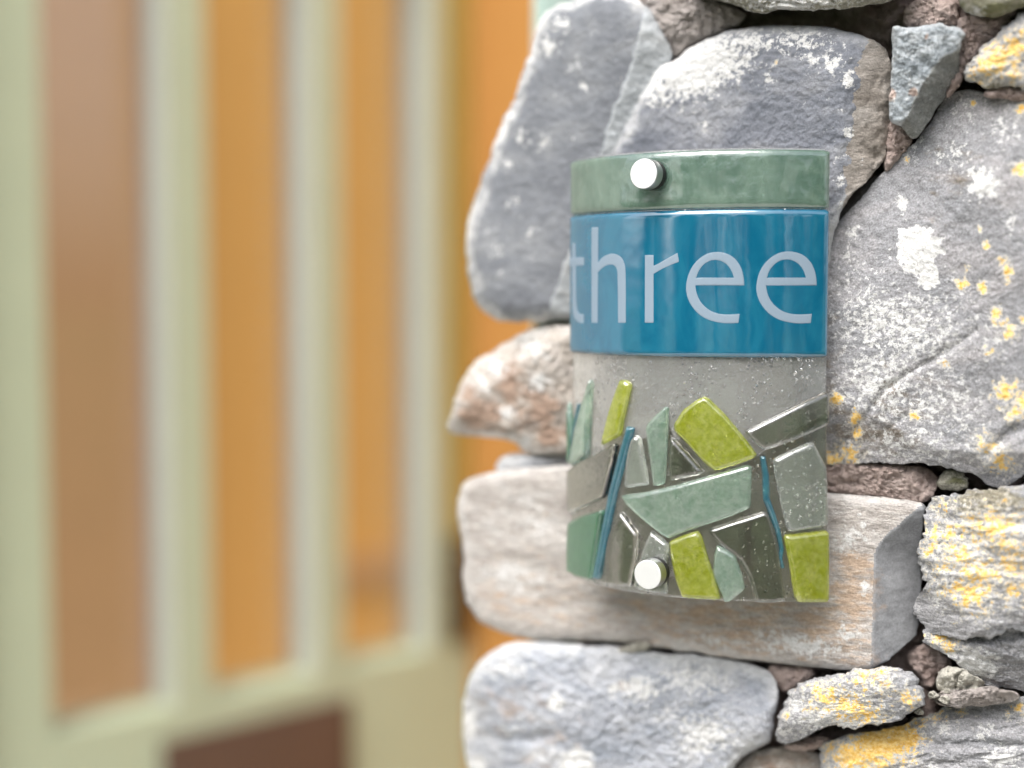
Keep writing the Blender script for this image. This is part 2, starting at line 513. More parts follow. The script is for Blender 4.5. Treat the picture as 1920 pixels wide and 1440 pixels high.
def stone(parent, poly, mat, prot=0.0, r=0.014, ed=1.0, amp=0.004, fs=16, fine=0.0009, strata=0.0, sang=0.0, facets=(), tilt=(0, 0),
          res=3.0, jag=2.5, smooth=2, back=0.09, orange=(), white=(), brown=(), mapf=map_view, name='stone', label=None, centre=None, cracks=(), cut=None, chips=9):
    seed = rng.uniform(0, 50, 3)
    B = resample(chaikin(poly, smooth), res * 1.25)
    bn = np.column_stack([B / 40.0, np.full(len(B), seed[0])])
    cen = np.array(centre, float) if centre else centroid(B)
    rad = B - cen
    B = cen + rad * (1 + jag * (fbm(bn, 5, 0.68)) / np.maximum(np.linalg.norm(rad, axis=1), 20))[:, None]
    nb = len(B)
    mx = np.linalg.norm(B - cen, axis=1).max()
    nr = max(8, int(mx / res))
    s = np.linspace(1, 0, nr, endpoint=False)
    P = (cen + (B - cen)[None] * s[:, None, None]).reshape(-1, 2)
    P = np.vstack([P, cen])
    e = edge_dist(P, B) * PXM
    e[:nb] = 0
    x = np.clip(e / r, 0, 1)
    h = prot - r * ed * (1 - np.sqrt(np.clip(1 - (1 - x) ** 2, 0, 1)))
    h = h + (tilt[0] * (P[:, 0] - cen[0]) + tilt[1] * (P[:, 1] - cen[1])) * PXM
    W = np.column_stack([P * PXM, np.zeros(len(P))])
    warp = fbm(W * 90 + seed, 4, 0.6)
    for f in facets:
        x1, y1, x2, y2, sl = f[:5]; off = f[5] if len(f) > 5 else 0.0; wv = f[6] if len(f) > 6 else 10.0
        L = math.hypot(x2 - x1, y2 - y1)
        nx, ny = (y2 - y1) / L, -(x2 - x1) / L               # positive side: right of a line drawn downwards, below one drawn leftwards
        d = (P[:, 0] - x1) * nx + (P[:, 1] - y1) * ny + wv * warp
        h = np.minimum(h, prot + off - sl * d * PXM)
    for _ in range(chips):                                   # broken corners: random planes knocked off the outline
        i_ = rng.integers(0, nb)
        tg = B[(i_ + 6) % nb] - B[i_ - 6]; L = math.hypot(*tg) + 1e-9
        nv = np.array([tg[1], -tg[0]]) / L
        if np.dot(nv, B[i_] - cen) < 0: nv = -nv
        an = rng.normal(0, 0.35); nv = np.array([nv[0] * math.cos(an) - nv[1] * math.sin(an), nv[0] * math.sin(an) + nv[1] * math.cos(an)])
        dd = (P - B[i_]) @ nv + min(0.16 * mx, rng.uniform(8, 34)) + 5 * warp
        h = np.minimum(h, prot + 0.001 - rng.uniform(0.35, 0.9) * dd * PXM)
    cd = np.full(len(P), -1.0)
    if cut:                                                  # a clean face bounded by one or more lines, with its own surface
        cd = np.full(len(P), 1e9)
        for x1, y1, x2, y2 in cut[0]:
            L = math.hypot(x2 - x1, y2 - y1)
            dn = ((P[:, 0] - x1) * (y2 - y1) - (P[:, 1] - y1) * (x2 - x1)) / L
            hh_ = np.clip(0.5 + 0.5 * (cd - dn) / 22.0, 0, 1)
            cd = np.where(cd > 1e8, dn, cd * (1 - hh_) + dn * hh_ - 22.0 * hh_ * (1 - hh_))
        cd = cd + cut[3] * warp
        h = np.where(cd > 0, np.minimum(h, prot + 0.0008 - cut[1] * cd * PXM), h)
    ca, sa = math.cos(sang), math.sin(sang)
    Wr = np.column_stack([W[:, 0] * ca + W[:, 1] * sa, -W[:, 0] * sa + W[:, 1] * ca, h])
    h = h + amp * fbm(W * fs + seed, 3, 0.55) * np.clip(0.35 + e / 0.02, 0, 1)
    if strata:
        q = Wr * np.array([9, 70, 9]) + seed + 0.6 * pnoise(W * 18 + seed)[:, None]
        st = fbm(q, 3, 0.6)
        h = h + np.where(cd > 0, 0.2, 1.0) * strata * (np.abs(st) * -1.6 + 0.35 + 0.5 * np.tanh(3 * st))
    h = h + np.where(cd > 0, 0.35, 1.0) * fine * fbm(W * 230 + seed, 4, 0.7)
    for c in cracks:                                         # narrow recessed lines
        cp = resample_open(np.array(c[0], float), 4)
        dd = np.abs(edge_dist(P, cp) * PXM + 0.0016 * warp)
        h = h - c[2] * np.exp(-(dd / c[1]) ** 2)
    verts = mapf(P[:, 0], P[:, 1], h)
    # sides running back into the wall
    extra = []
    for sc_, dz in ((1.0, 0.012), (0.985, 0.035), (0.95, back)):
        Q = cen + (B - cen) * sc_
        extra.append(mapf(Q[:, 0], Q[:, 1], h[:nb] - dz))
    verts = np.vstack([verts] + extra)
    faces = []
    idx = np.arange(nb); nxt = (idx + 1) % nb
    for j in range(nr - 1):
        a = j * nb
        faces.append(np.column_stack([a + idx, a + nxt, a + nb + nxt, a + nb + idx]))
    quads = np.vstack(faces)
    base = nr * nb + 1
    prev = 0
    sides = []
    for j in range(3):
        cur = base + j * nb
        sides.append(np.column_stack([cur + idx, cur + nxt, prev + nxt, prev + idx]))
        prev = cur
    quads = np.vstack([quads] + sides)
    tri = np.column_stack([(nr - 1) * nb + idx, (nr - 1) * nb + nxt, np.full(nb, nr * nb)])
    area = ((B[:, 0] * np.roll(B[:, 1], -1)) - (np.roll(B[:, 0], -1) * B[:, 1])).sum()
    flip = (area > 0) == (mapf is map_view)
    if mapf is not map_view:
        flip = area < 0
    fl = quads.tolist() + tri.tolist()
    if flip:
        fl = [f[::-1] for f in fl]
    ne = 3 * nb
    z = np.full(ne, -1.0)
    attrs = {'rim': np.concatenate([e, np.zeros(ne)])}
    w2 = fbm(W * 220 + seed, 3, 0.6)
    for nm, lst in (('orangemask', orange), ('whitemask', white), ('brownmask', brown)):
        attrs[nm] = np.concatenate([blobs(P, lst, w2) if lst else np.full(len(P), -1.0), z])
    me = new_mesh(name, verts, fl, mat, True, attrs)
    if cut:
        me.materials.append(cut[2])
        cv = np.concatenate([cd, np.repeat(cd[None, :nb], 3, 0).ravel()])
        mi = [1 if sum(cv[q] for q in f) > 0 else 0 for f in fl]
        me.polygons.foreach_set('material_index', mi)
    o = child(name, me, parent)
    if label: o['label'] = label
    return o

def resample_open(p, spacing):
    seg = np.linalg.norm(np.diff(p, axis=0), axis=1)
    s = np.concatenate([[0], np.cumsum(seg)])
    q = np.linspace(0, s[-1], max(4, int(s[-1] / spacing)))
    return np.stack([np.interp(q, s, p[:, 0]), np.interp(q, s, p[:, 1])], -1)

R_ = math.radians
M_SLATE = stone_mat('slate_dark', (0.135, 0.143, 0.16), (0.17, 0.18, 0.197), (0.24, 0.248, 0.26), rot=R_(25), stretch=1.6, speck=0.66, rim=0.9, rim_w=0.0075, rim_col=(0.58, 0.58, 0.57), grain=0.3, bumps=0.45, mott=0.6)
M_SLATE_B = stone_mat('slate_blue', (0.12, 0.13, 0.152), (0.165, 0.175, 0.20), (0.25, 0.256, 0.27), rot=R_(-20), stretch=1.6, speck=0.645, rim=0.55, rim_w=0.008, grain=0.4, bumps=0.6, mott=0.7, brown=(0.27, 0.225, 0.19))
M_CHIP = stone_mat('chip_grey', (0.19, 0.215, 0.235), (0.30, 0.33, 0.35), (0.42, 0.44, 0.45), rot=R_(80), stretch=3.0, speck=0.70, rim=0.35, rim_w=0.002, grain=0.8, brown=(0.43, 0.34, 0.30), bumps=1.6)
M_CHIPD = stone_mat('chip_shade_side', (0.14, 0.145, 0.14), (0.225, 0.23, 0.22), (0.32, 0.32, 0.31), rot=R_(30), stretch=1.5, speck=0.72, grain=0.8, bumps=1.8)  # darker version of chip_grey: shade on the turned face put into the colour
M_LICH = stone_mat('lichen_grey', (0.19, 0.195, 0.205), (0.25, 0.25, 0.26), (0.31, 0.30, 0.305), rot=R_(35), stretch=2.0, speck=0.70, grain=0.7, bumps=0.8, brown=(0.19, 0.165, 0.14))
M_LICH2 = stone_mat('lichen_layered', (0.20, 0.205, 0.215), (0.28, 0.28, 0.29), (0.36, 0.355, 0.365), rot=R_(6), stretch=4.0, speck=0.70, grain=0.7, bumps=1.0, strata=1.0, brown=(0.22, 0.2, 0.15))
M_RUST = stone_mat('rusty_stone', (0.26, 0.225, 0.20), (0.39, 0.35, 0.31), (0.52, 0.48, 0.45), rot=R_(10), stretch=2.0, speck=0.66, rim=0.35, rim_w=0.006, grain=0.5, brown=(0.30, 0.215, 0.165), bumps=1.0)
M_TAN = stone_mat('tan_block', (0.30, 0.275, 0.255), (0.39, 0.36, 0.335), (0.46, 0.445, 0.43), rot=R_(-8), stretch=4.0, speck=0.665, rim=0.35, rim_w=0.006, grain=0.45, brown=(0.41, 0.315, 0.24))
M_PALE = stone_mat('pale_stone', (0.25, 0.275, 0.315), (0.35, 0.365, 0.40), (0.46, 0.465, 0.48), rot=R_(8), stretch=2.0, speck=0.655, speck_col=(0.66, 0.66, 0.65), rim=0.6, rim_w=0.010, grain=0.4, brown=(0.34, 0.29, 0.26), bumps=1.3)
M_GREYCUT = stone_mat('moss_grey', (0.16, 0.15, 0.11), (0.28, 0.27, 0.22), (0.40, 0.38, 0.32), rot=R_(5), stretch=3.0, speck=0.64, grain=0.6, bumps=1.6, strata=0.8, brown=(0.14, 0.14, 0.075))
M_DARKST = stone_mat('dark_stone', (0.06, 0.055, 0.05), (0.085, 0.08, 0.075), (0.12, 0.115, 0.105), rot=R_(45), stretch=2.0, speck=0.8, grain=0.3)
M_BAND = stone_mat('pale_slate', (0.29, 0.31, 0.325), (0.36, 0.38, 0.395), (0.44, 0.45, 0.455), rot=R_(70), stretch=2.0, speck=0.70, grain=0.3)
M_SIDE = stone_mat('brown_grey_side', (0.17, 0.15, 0.13), (0.26, 0.235, 0.21), (0.36, 0.335, 0.31), rot=R_(85), stretch=2.5, speck=0.72, grain=0.45)
M_CUT = stone_mat('sawn_grey', (0.20, 0.205, 0.215), (0.23, 0.235, 0.245), (0.26, 0.265, 0.275), rot=R_(85), stretch=1.5, speck=0.95, grain=0.35, bumps=0.25, scale=14)
M_MORTAR = mortar_mat('pink_mortar', (0.36, 0.275, 0.245), (0.52, 0.43, 0.395))
M_MORTAR_G = mortar_mat('grey_mortar', (0.33, 0.29, 0.265), (0.47, 0.43, 0.41))
M_CRUMB = mortar_mat('pale_mortar', (0.42, 0.40, 0.34), (0.56, 0.54, 0.48))

wall = empty('stone_wall', WP + WD * 0.3 - WN * 0.15)
tag(wall, 'rough grey stone wall with pink mortar and orange lichen', 'wall', kind='thing')

# A: dark slate, top left
stone(wall, [(1022, 18), (1075, 0), (1120, -22), (1180, -18), (1210, 8), (1232, 42), (1256, 78), (1264, 112), (1238, 175), (1205, 255), (1180, 330), (1160, 430), (1140, 520), (1122, 592),
             (1050, 599), (990, 606), (940, 604), (905, 584), (885, 548), (876, 500), (872, 440), (884, 392), (902, 340), (930, 268), (962, 190), (988, 120), (1003, 62)],
      M_SLATE, prot=0.004, r=0.013, ed=1.0, amp=0.0025, fs=9, fine=0.0004, chips=2, jag=4, tilt=(0.0, 0.0),
      cut=([(1202, 50, 1120, 305)], 0.5, M_BAND, 6),
      white=[(1050, 45, 26, 0.55), (1025, 85, 30, 0.5), (1110, 60, 14, 0.3), (1095, 165, 15, 0.5), (975, 255, 26, 0.35), (1020, 270, 20, 0.45), (950, 310, 30, 0.3), (1080, 130, 30, 0.25),
             (960, 380, 20, 0.35), (930, 470, 24, 0.3), (1000, 430, 20, 0.3)])
# B: blue slate behind the upper half of the sign
stone(wall, [(1236, 126), (1262, 112), (1300, 84), (1360, 60), (1440, 46), (1530, 48), (1600, 60), (1652, 78), (1672, 112), (1672, 180), (1668, 250), (1660, 300), (1630, 335), (1590, 370), (1562, 430),
             (1548, 560), (1480, 650), (1300, 668), (1180, 612), (1128, 520), (1130, 340), (1160, 250), (1200, 180)],
      M_SLATE_B, prot=0.006, r=0.010, ed=0.8, amp=0.0025, fs=10, fine=0.0005, chips=4, jag=3,
      cut=([(1616, 40, 1600, 180), (1600, 170, 1566, 420)], 0.75, M_SIDE, 14),
      facets=[(1400, 70, 1700, 110, 0.5, 0.002, 12)],
      white=[(1300, 130, 75, 0.85, 2.2, -0.35), (1250, 150, 40, 0.5, 1.5, -0.2), (1400, 80, 40, 0.5, 2.2), (1500, 75, 40, 0.4, 2.4), (1590, 150, 24, 0.7, 0.7), (1590, 250, 22, 0.65, 0.6, 0.1), (1575, 340, 20, 0.6, 0.6, 0.1),
             (1440, 150, 20, 0.4), (1320, 240, 26, 0.4, 0.6), (1520, 110, 30, 0.35), (1560, 120, 34, 0.55)],
      orange=[(1455, 117, 6, 0.35, 0.7)])
# dark sliver wedged beside the sign
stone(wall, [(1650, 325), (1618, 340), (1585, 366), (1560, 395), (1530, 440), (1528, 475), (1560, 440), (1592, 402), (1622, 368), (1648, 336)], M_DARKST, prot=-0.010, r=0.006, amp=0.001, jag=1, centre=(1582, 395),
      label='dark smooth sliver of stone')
# C: wedge shaped chip
stone(wall, [(1672, 52), (1682, 48), (1692, 53), (1704, 55), (1730, 50), (1752, 46), (1764, 42), (1776, 48), (1790, 47), (1806, 56), (1812, 66), (1802, 78), (1799, 110), (1796, 150), (1790, 168), (1776, 178), (1768, 190), (1756, 200), (1748, 222), (1730, 244), (1716, 262), (1702, 254), (1692, 238), (1680, 232), (1669, 226), (1667, 196), (1664, 186), (1670, 170), (1672, 110)],
      M_CHIP, prot=0.020, r=0.004, ed=1.2, amp=0.002, fs=30, fine=0.0012, jag=3, smooth=1, res=2.2, strata=0.0018, sang=R_(82), chips=0,
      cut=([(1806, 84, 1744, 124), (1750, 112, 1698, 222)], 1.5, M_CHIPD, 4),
      facets=[(1735, 205, 1655, 230, 1.3, 0.002, 4)],
      brown=[(1671, 178, 14, 1.6, 0.8), (1712, 172, 9, 1.4, 1.1), (1737, 70, 8, 1.1, 0.6, 0.2)], label='wedge shaped grey stone chip')
# D: big lichened stone to the right of the sign
stone(wall, [(1776, 176), (1800, 168), (1850, 172), (1920, 186), (2040, 215), (2090, 330), (2085, 560), (2040, 760), (1980, 850), (1926, 888), (1886, 914), (1856, 912), (1832, 892), (1800, 884), (1760, 872), (1720, 868), (1684, 872), (1640, 866), (1600, 872), (1560, 878), (1520, 860),
             (1500, 800), (1500, 620), (1520, 490), (1560, 428), (1600, 386), (1636, 346), (1664, 312), (1704, 276), (1744, 232), (1762, 196)],
      M_LICH, prot=0.010, r=0.006, ed=1.1, amp=0.004, fs=9, fine=0.0005, jag=4, smooth=1,
      strata=0.0003, sang=R_(-38),
      cracks=[([(1560, 850), (1600, 810), (1660, 730), (1720, 690), (1790, 650), (1830, 620)], 0.0020, 0.0026), ([(1610, 860), (1650, 815), (1700, 780)], 0.0012, 0.0012), ([(1850, 850), (1890, 815), (1925, 800)], 0.003, 0.004)],
      white=[(1718, 468, 50, 3.2, 0.95), (1742, 515, 28, 2.6, 0.8), (1845, 345, 40, 1.0, 1.1), (1690, 380, 20, 0.75), (1700, 270, 40, 0.30, 1.6, 0.3), (1790, 290, 34, 0.35, 1.5), (1740, 225, 34, 0.25), (1640, 600, 110, 0.45, 1.0), (1720, 620, 130, 0.42, 1.2), (1600, 530, 70, 0.25),
             (1650, 720, 110, 0.45, 1.3, -0.6), (1760, 760, 110, 0.35, 1.3), (1600, 440, 22, 0.55), (1800, 560, 60, 0.2), (1700, 830, 110, 0.3, 1.8), (1850, 840, 70, 0.35), (1590, 480, 30, 0.4, 0.6), (1820, 200, 60, 0.2, 1.5), (1880, 240, 50, 0.3), (1900, 420, 50, 0.2), (1860, 640, 60, 0.2)],
      orange=[(1850, 460, 13, 0.9, 0.7), (1804, 532, 15, 0.85), (1842, 540, 16, 0.8, 0.7), (1888, 510, 20, 0.9, 0.6), (1880, 490, 10, 0.7), (1868, 590, 18, 0.85, 0.7), (1892, 620, 22, 0.7), (1812, 505, 8, 0.6), (1912, 316, 20, 0.9), (1912, 206, 18, 0.9, 0.7), (1920, 600, 12, 0.8),
              (1566, 748, 15, 1.0, 1.1), (1602, 786, 20, 1.0, 0.8), (1608, 815, 22, 0.9, 0.6), (1590, 850, 24, 0.6, 1.3), (1562, 862, 20, 0.9, 1.2), (1712, 780, 12, 0.9), (1770, 680, 12, 0.6), (1885, 735, 30, 0.85, 0.9), (1920, 755, 20, 0.8), (1875, 865, 26, 0.55, 1.3), (1905, 770, 24, 0.5), (1850, 835, 26, 0.4), (1838, 430, 6, 0.7), (1855, 660, 10, 0.4), (1700, 300, 6, 0.6), (1828, 192, 8, 0.5)],
      brown=[(1800, 330, 40, 0.15), (1545, 700, 60, 0.2, 0.4), (1640, 800, 80, 0.3, 1.6, -0.6), (1535, 600, 70, 0.25, 0.4)], label='large grey stone spotted with white and orange lichen')
# E: lichen stone at the upper right edge
stone(wall, [(1806, 132), (1822, 108), (1850, 78), (1890, 42), (1930, 22), (2000, 12), (2050, 70), (2040, 150), (1960, 168), (1915, 166), (1870, 164), (1838, 160), (1812, 152)],
      M_LICH2, prot=0.014, r=0.005, ed=1.1, amp=0.003, fs=20, jag=10, smooth=1, fine=0.0012, strata=0.0008, sang=R_(-30),
      orange=[(1870, 108, 42, 0.75, 1.5, -0.3), (1905, 90, 36, 0.8), (1850, 130, 34, 0.6, 1.4), (1900, 135, 36, 0.5), (1920, 60, 20, 0.4)], white=[(1850, 140, 40, 0.4, 1.6), (1890, 60, 40, 0.2)], brown=[(1860, 162, 24, 0.6, 3)],
      label='stone with bright orange lichen at the upper right')
# G: mossy stone in the top corner
stone(wall, [(1790, -70), (1792, 0), (1806, 22), (1836, 34), (1872, 34), (1900, 22), (1960, -6), (2010, -30), (2010, -110), (1900, -140)], M_GREYCUT, prot=0.020, r=0.010, amp=0.003, jag=4, brown=[(1860, 20, 50, 0.5, 2)], white=[(1830, 25, 26, 0.4)])
# H: overhanging stone along the top
stone(wall, [(1300, -6), (1340, 0), (1372, 8), (1400, 20), (1425, 24), (1460, 18), (1510, 22), (1560, 17), (1620, 12), (1665, 2), (1712, -14), (1730, -90), (1690, -170), (1500, -190), (1320, -150), (1285, -60)],
      M_GREYCUT, prot=0.020, r=0.010, ed=1.0, amp=0.003, jag=5, fine=0.0014, strata=0.002, sang=R_(3), white=[(1480, 5, 60, 0.5, 3)])
# I: rusty pointed stone
stone(wall, [(836, 808), (846, 778), (856, 740), (872, 702), (898, 672), (930, 656), (962, 632), (1000, 616), (1060, 608), (1180, 616), (1300, 676), (1470, 664), (1496, 720), (1492, 800), (1505, 862), (1400, 878), (1200, 858), (1062, 852), (1004, 852), (978, 842), (962, 826), (900, 818), (862, 816)],
      M_RUST, prot=0.004, r=0.009, ed=1.0, amp=0.005, fs=18, jag=4, smooth=1, fine=0.0014,
      facets=[(1010, 846, 830, 790, 1.1, 0.004, 8)],
      brown=[(900, 780, 45, 0.7, 1.3), (960, 720, 45, 0.55, 1.2), (1010, 770, 50, 0.65), (1035, 820, 36, 0.6), (880, 740, 30, 0.4)], white=[(1330, 740, 130, 0.45, 1.6), (1010, 715, 26, 0.7, 1.2), (950, 775, 22, 0.6), (930, 690, 40, 0.5), (1000, 650, 50, 0.5), (985, 830, 20, 0.6), (905, 720, 26, 0.4)],
      label='rust stained stone pointing out to the left')
# J: small stone below it
stone(wall, [(928, 876), (936, 858), (960, 850), (990, 848), (1060, 858), (1140, 862), (1130, 890), (1000, 892), (936, 892)], M_PALE, prot=-0.006, r=0.008, amp=0.002, jag=2)
# K: long tan block with a cut right end
stone(wall, [(858, 950), (864, 918), (880, 897), (920, 886), (1000, 876), (1060, 872), (1200, 866), (1400, 886), (1520, 918), (1560, 926), (1640, 930), (1700, 937), (1737, 944), (1730, 975), (1727, 1060), (1726, 1182), (1704, 1206), (1656, 1246), (1622, 1259), (1560, 1254), (1440, 1242), (1300, 1224), (1200, 1208), (1140, 1202), (1080, 1200), (1010, 1201), (960, 1192), (908, 1172), (880, 1142), (868, 1092), (872, 1020), (860, 985)],
      M_TAN, prot=0.004, r=0.007, ed=1.0, amp=0.003, fs=10, jag=3, smooth=1, fine=0.0005, strata=0.0005, sang=R_(5), chips=0,
      cut=([(1742, 934, 1640, 1022), (1641, 900, 1632, 1300)], 0.85, M_CUT, 1.2),
      facets=[(1400, 955, 1800, 985, 0.25, 0.002, 4)],
      brown=[(1600, 1060, 36, 0.6, 1.3), (1600, 1120, 60, 0.55), (1400, 1180, 90, 0.3, 2.0), (1540, 1180, 80, 0.35, 1.6, 0.3), (1300, 1150, 80, 0.3, 2), (1150, 1120, 60, 0.15, 2), (980, 1120, 60, 0.1, 1.6)],
      white=[(1500, 1210, 30, 0.6, 4, 0.15), (1590, 1190, 20, 0.5, 2, 0.5), (1600, 1010, 36, 0.45, 1.8, -0.4), (1620, 985, 10, 0.9), (1612, 965, 5, 1.0), (1000, 980, 50, 0.3, 2), (960, 1080, 50, 0.35, 2), (1330, 1200, 20, 0.4, 4, 0.1), (1620, 1100, 16, 0.6)],
      label='long pinkish tan block under the sign with a smooth cut end')
# L: big pale stone, bottom left
stone(wall, [(868, 1350), (872, 1300), (886, 1258), (910, 1228), (944, 1208), (986, 1202), (1060, 1208), (1160, 1213), (1250, 1226), (1330, 1230), (1420, 1246), (1452, 1266), (1462, 1300), (1454, 1336), (1450, 1372), (1440, 1394), (1402, 1410), (1372, 1440), (1350, 1520), (1300, 1580), (950, 1580), (890, 1480), (872, 1410)],
      M_PALE, prot=0.010, r=0.012, ed=1.0, amp=0.006, fs=14, jag=3, fine=0.0013,
      cracks=[([(905, 1380), (950, 1388), (1000, 1386), (1030, 1380)], 0.003, 0.003), ([(1300, 1330), (1340, 1320), (1390, 1340)], 0.002, 0.0018)],
      white=[(1042, 1320, 18, 3.0, 0.9), (1080, 1430, 30, 3.0, 1.1), (880, 1360, 34, 2.4, 0.4), (900, 1430, 24, 0.8), (1200, 1290, 40, 0.5, 2.2), (1300, 1270, 50, 0.5, 2), (1320, 1380, 60, 0.6, 1.3), (1250, 1340, 40, 0.3), (950, 1250, 40, 0.4, 2), (1150, 1290, 14, 0.8)],
      brown=[(1170, 1290, 14, 0.8, 1.3), (960, 1330, 40, 0.2, 2), (1040, 1390, 40, 0.15)], label='large pale blue grey stone at the lower left')
# M: lichened stone, lower middle right
stone(wall, [(1452, 1352), (1462, 1328), (1482, 1300), (1500, 1284), (1540, 1270), (1590, 1262), (1640, 1257), (1668, 1250), (1694, 1258), (1718, 1264), (1734, 1292), (1738, 1316), (1720, 1330), (1692, 1348), (1640, 1364), (1584, 1364), (1544, 1362), (1524, 1376), (1490, 1392), (1462, 1396), (1448, 1382)],
      M_LICH2, prot=0.024, r=0.006, ed=1.1, amp=0.004, fs=22, jag=10, smooth=1, fine=0.0009, strata=0.0009, sang=R_(-4),
      facets=[(1700, 1344, 1440, 1336, 0.7, 0.003, 8)],
      orange=[(1548, 1305, 36, 0.6, 1.2), (1590, 1325, 44, 0.6, 1.3), (1625, 1340, 36, 0.6, 1.2), (1620, 1270, 34, 0.5, 1.4), (1655, 1290, 26, 0.4), (1705, 1310, 24, 0.65), (1520, 1320, 20, 0.4), (1650, 1258, 24, 0.4, 1.5), (1475, 1340, 10, 0.4)],
      white=[(1490, 1320, 36, 0.5), (1600, 1300, 60, 0.3, 2), (1560, 1350, 60, 0.5, 2.5), (1470, 1375, 20, 0.5, 1.5)], label='lichen covered stone below the end of the tan block')
# O: layered lichen stone at the right edge
stone(wall, [(1732, 962), (1742, 936), (1760, 926), (1800, 924), (1850, 922), (1920, 912), (2010, 902), (2060, 960), (2050, 1120), (2020, 1186), (1960, 1196), (1900, 1180), (1850, 1188), (1800, 1196), (1750, 1190), (1726, 1176), (1718, 1142), (1722, 1120), (1734, 1104), (1728, 1070), (1724, 1032), (1734, 1006)],
      M_LICH2, prot=0.016, r=0.006, ed=1.0, amp=0.005, fs=18, jag=11, smooth=1, fine=0.0009, strata=0.0014, sang=R_(6),
      orange=[(1755, 1000, 30, 0.5, 0.9), (1780, 1000, 26, 0.7, 0.6), (1745, 1030, 24, 0.65), (1860, 985, 46, 0.6, 1.8, -0.2), (1800, 1040, 44, 0.5, 1.3), (1850, 1010, 30, 0.4), (1900, 1060, 46, 0.6), (1840, 1075, 50, 0.55, 1.4), (1890, 1020, 40, 0.5), (1770, 950, 24, 0.3, 1.2), (1820, 1110, 44, 0.65, 1.5), (1900, 1105, 30, 0.6, 1.3), (1890, 975, 30, 0.5), (1760, 1070, 24, 0.3), (1840, 1150, 16, 0.4, 1.6)],
      white=[(1800, 1060, 90, 0.35, 1.4), (1900, 990, 60, 0.35), (1760, 1120, 30, 0.4), (1890, 1160, 40, 0.3, 1.5)], brown=[(1850, 930, 40, 0.6, 3.0)], label='layered stone crusted with orange lichen at the right edge')
# O2: stone under it
stone(wall, [(1728, 1186), (1746, 1166), (1790, 1158), (1850, 1172), (1900, 1176), (1960, 1190), (2050, 1200), (2060, 1290), (1990, 1318), (1920, 1302), (1880, 1296), (1846, 1278), (1808, 1256), (1782, 1232), (1752, 1218), (1732, 1206)],
      M_LICH2, prot=0.008, r=0.006, ed=1.1, amp=0.005, fs=18, jag=10, smooth=1, fine=0.0014, strata=0.0022, sang=R_(12),
      orange=[(1765, 1192, 24, 0.75, 1.2), (1782, 1214, 20, 0.6, 0.9)], white=[(1830, 1245, 40, 0.9, 1.4, 0.3), (1790, 1225, 24, 0.5), (1860, 1190, 40, 0.2)],)
# N: layered stone at the bottom right
stone(wall, [(1536, 1404), (1552, 1388), (1600, 1372), (1660, 1366), (1700, 1352), (1742, 1334), (1790, 1322), (1850, 1316), (1920, 1306), (2040, 1300), (2080, 1420), (2040, 1540), (1580, 1560), (1552, 1480)],
      M_LICH2, prot=0.004, r=0.008, ed=1.0, amp=0.006, fs=14, jag=9, smooth=1, fine=0.0008, strata=0.0022, sang=R_(-6), centre=(1790, 1430),
      cracks=[([(1720, 1385), (1770, 1396), (1830, 1392), (1880, 1400), (1925, 1395)], 0.0018, 0.0026), ([(1740, 1430), (1800, 1428), (1850, 1418)], 0.002, 0.003)],
      orange=[(1650, 1395, 60, 1.15, 1.5, -0.25), (1600, 1420, 50, 0.9, 1.1), (1680, 1372, 44, 1.15, 1.3, -0.2), (1700, 1385, 36, 1.1), (1620, 1440, 70, 0.6), (1560, 1405, 26, 0.5), (1720, 1345, 26, 0.5, 1.6, -0.4), (1750, 1338, 24, 0.3, 1.6), (1910, 1330, 20, 0.5), (1800, 1336, 10, 0.5, 1.6)],
      white=[(1600, 1435, 50, 0.6), (1770, 1365, 22, 0.5, 0.9), (1850, 1370, 26, 0.4), (1880, 1420, 40, 0.5, 1.5), (1840, 1380, 16, 0.6), (1745, 1440, 20, 0.6)], label='layered stone with a broad orange lichen patch at the bottom')
# Q: brown stone in the bottom gap
stone(wall, [(1366, 1448), (1396, 1416), (1440, 1400), (1500, 1398), (1542, 1412), (1556, 1470), (1540, 1540), (1380, 1540)], M_RUST, prot=-0.014, r=0.010, amp=0.004, jag=3, strata=0.001, brown=[(1450, 1430, 60, 0.2)])
# small yellowish stone under D
stone(wall, [(1752, 908), (1760, 890), (1780, 882), (1806, 886), (1822, 902), (1812, 918), (1780, 924)], M_GREYCUT, prot=-0.006, r=0.004, amp=0.002, jag=7, smooth=1, brown=[(1790, 900, 20, 0.3)])

# mortar: a bumpy recessed bed, and the lumps that come forward
xs = np.arange(1085, 2090, 5.0); ys = np.arange(-180, 1580, 5.0)
GX, GY = np.meshgrid(xs, ys)
P = np.column_stack([GX.ravel(), GY.ravel()])
W = np.column_stack([P * PXM, np.full(len(P), 3.0)])
h = -0.032 - 0.012 * np.exp(-(((P[:, 0] - 1700) / 60) ** 2 + ((P[:, 1] - 1110) / 110) ** 2)) + 0.007 * fbm(W * 45, 4, 0.6) + 0.003 * fbm(W * 160 + 9, 3, 0.6)
h -= np.clip((1165 - P[:, 0]) / 80, 0, 1) ** 2 * 0.06
Vb = map_view(P[:, 0], P[:, 1], h)
nx_, ny_ = len(xs), len(ys)
ii = np.arange(nx_ * ny_).reshape(ny_, nx_)
fq = np.column_stack([ii[:-1, :-1].ravel(), ii[1:, :-1].ravel(), ii[1:, 1:].ravel(), ii[:-1, 1:].ravel()])
child('mortar', new_mesh('mortar', Vb, fq.tolist(), M_MORTAR), wall)
def lump(poly, mat, prot, **kw):
    a = dict(chips=3, r=0.009, ed=0.8, amp=0.005, fs=30, fine=0.0022, jag=5, name='mortar')
    a.update(kw)
    return stone(wall, poly, mat, prot=prot, **a)
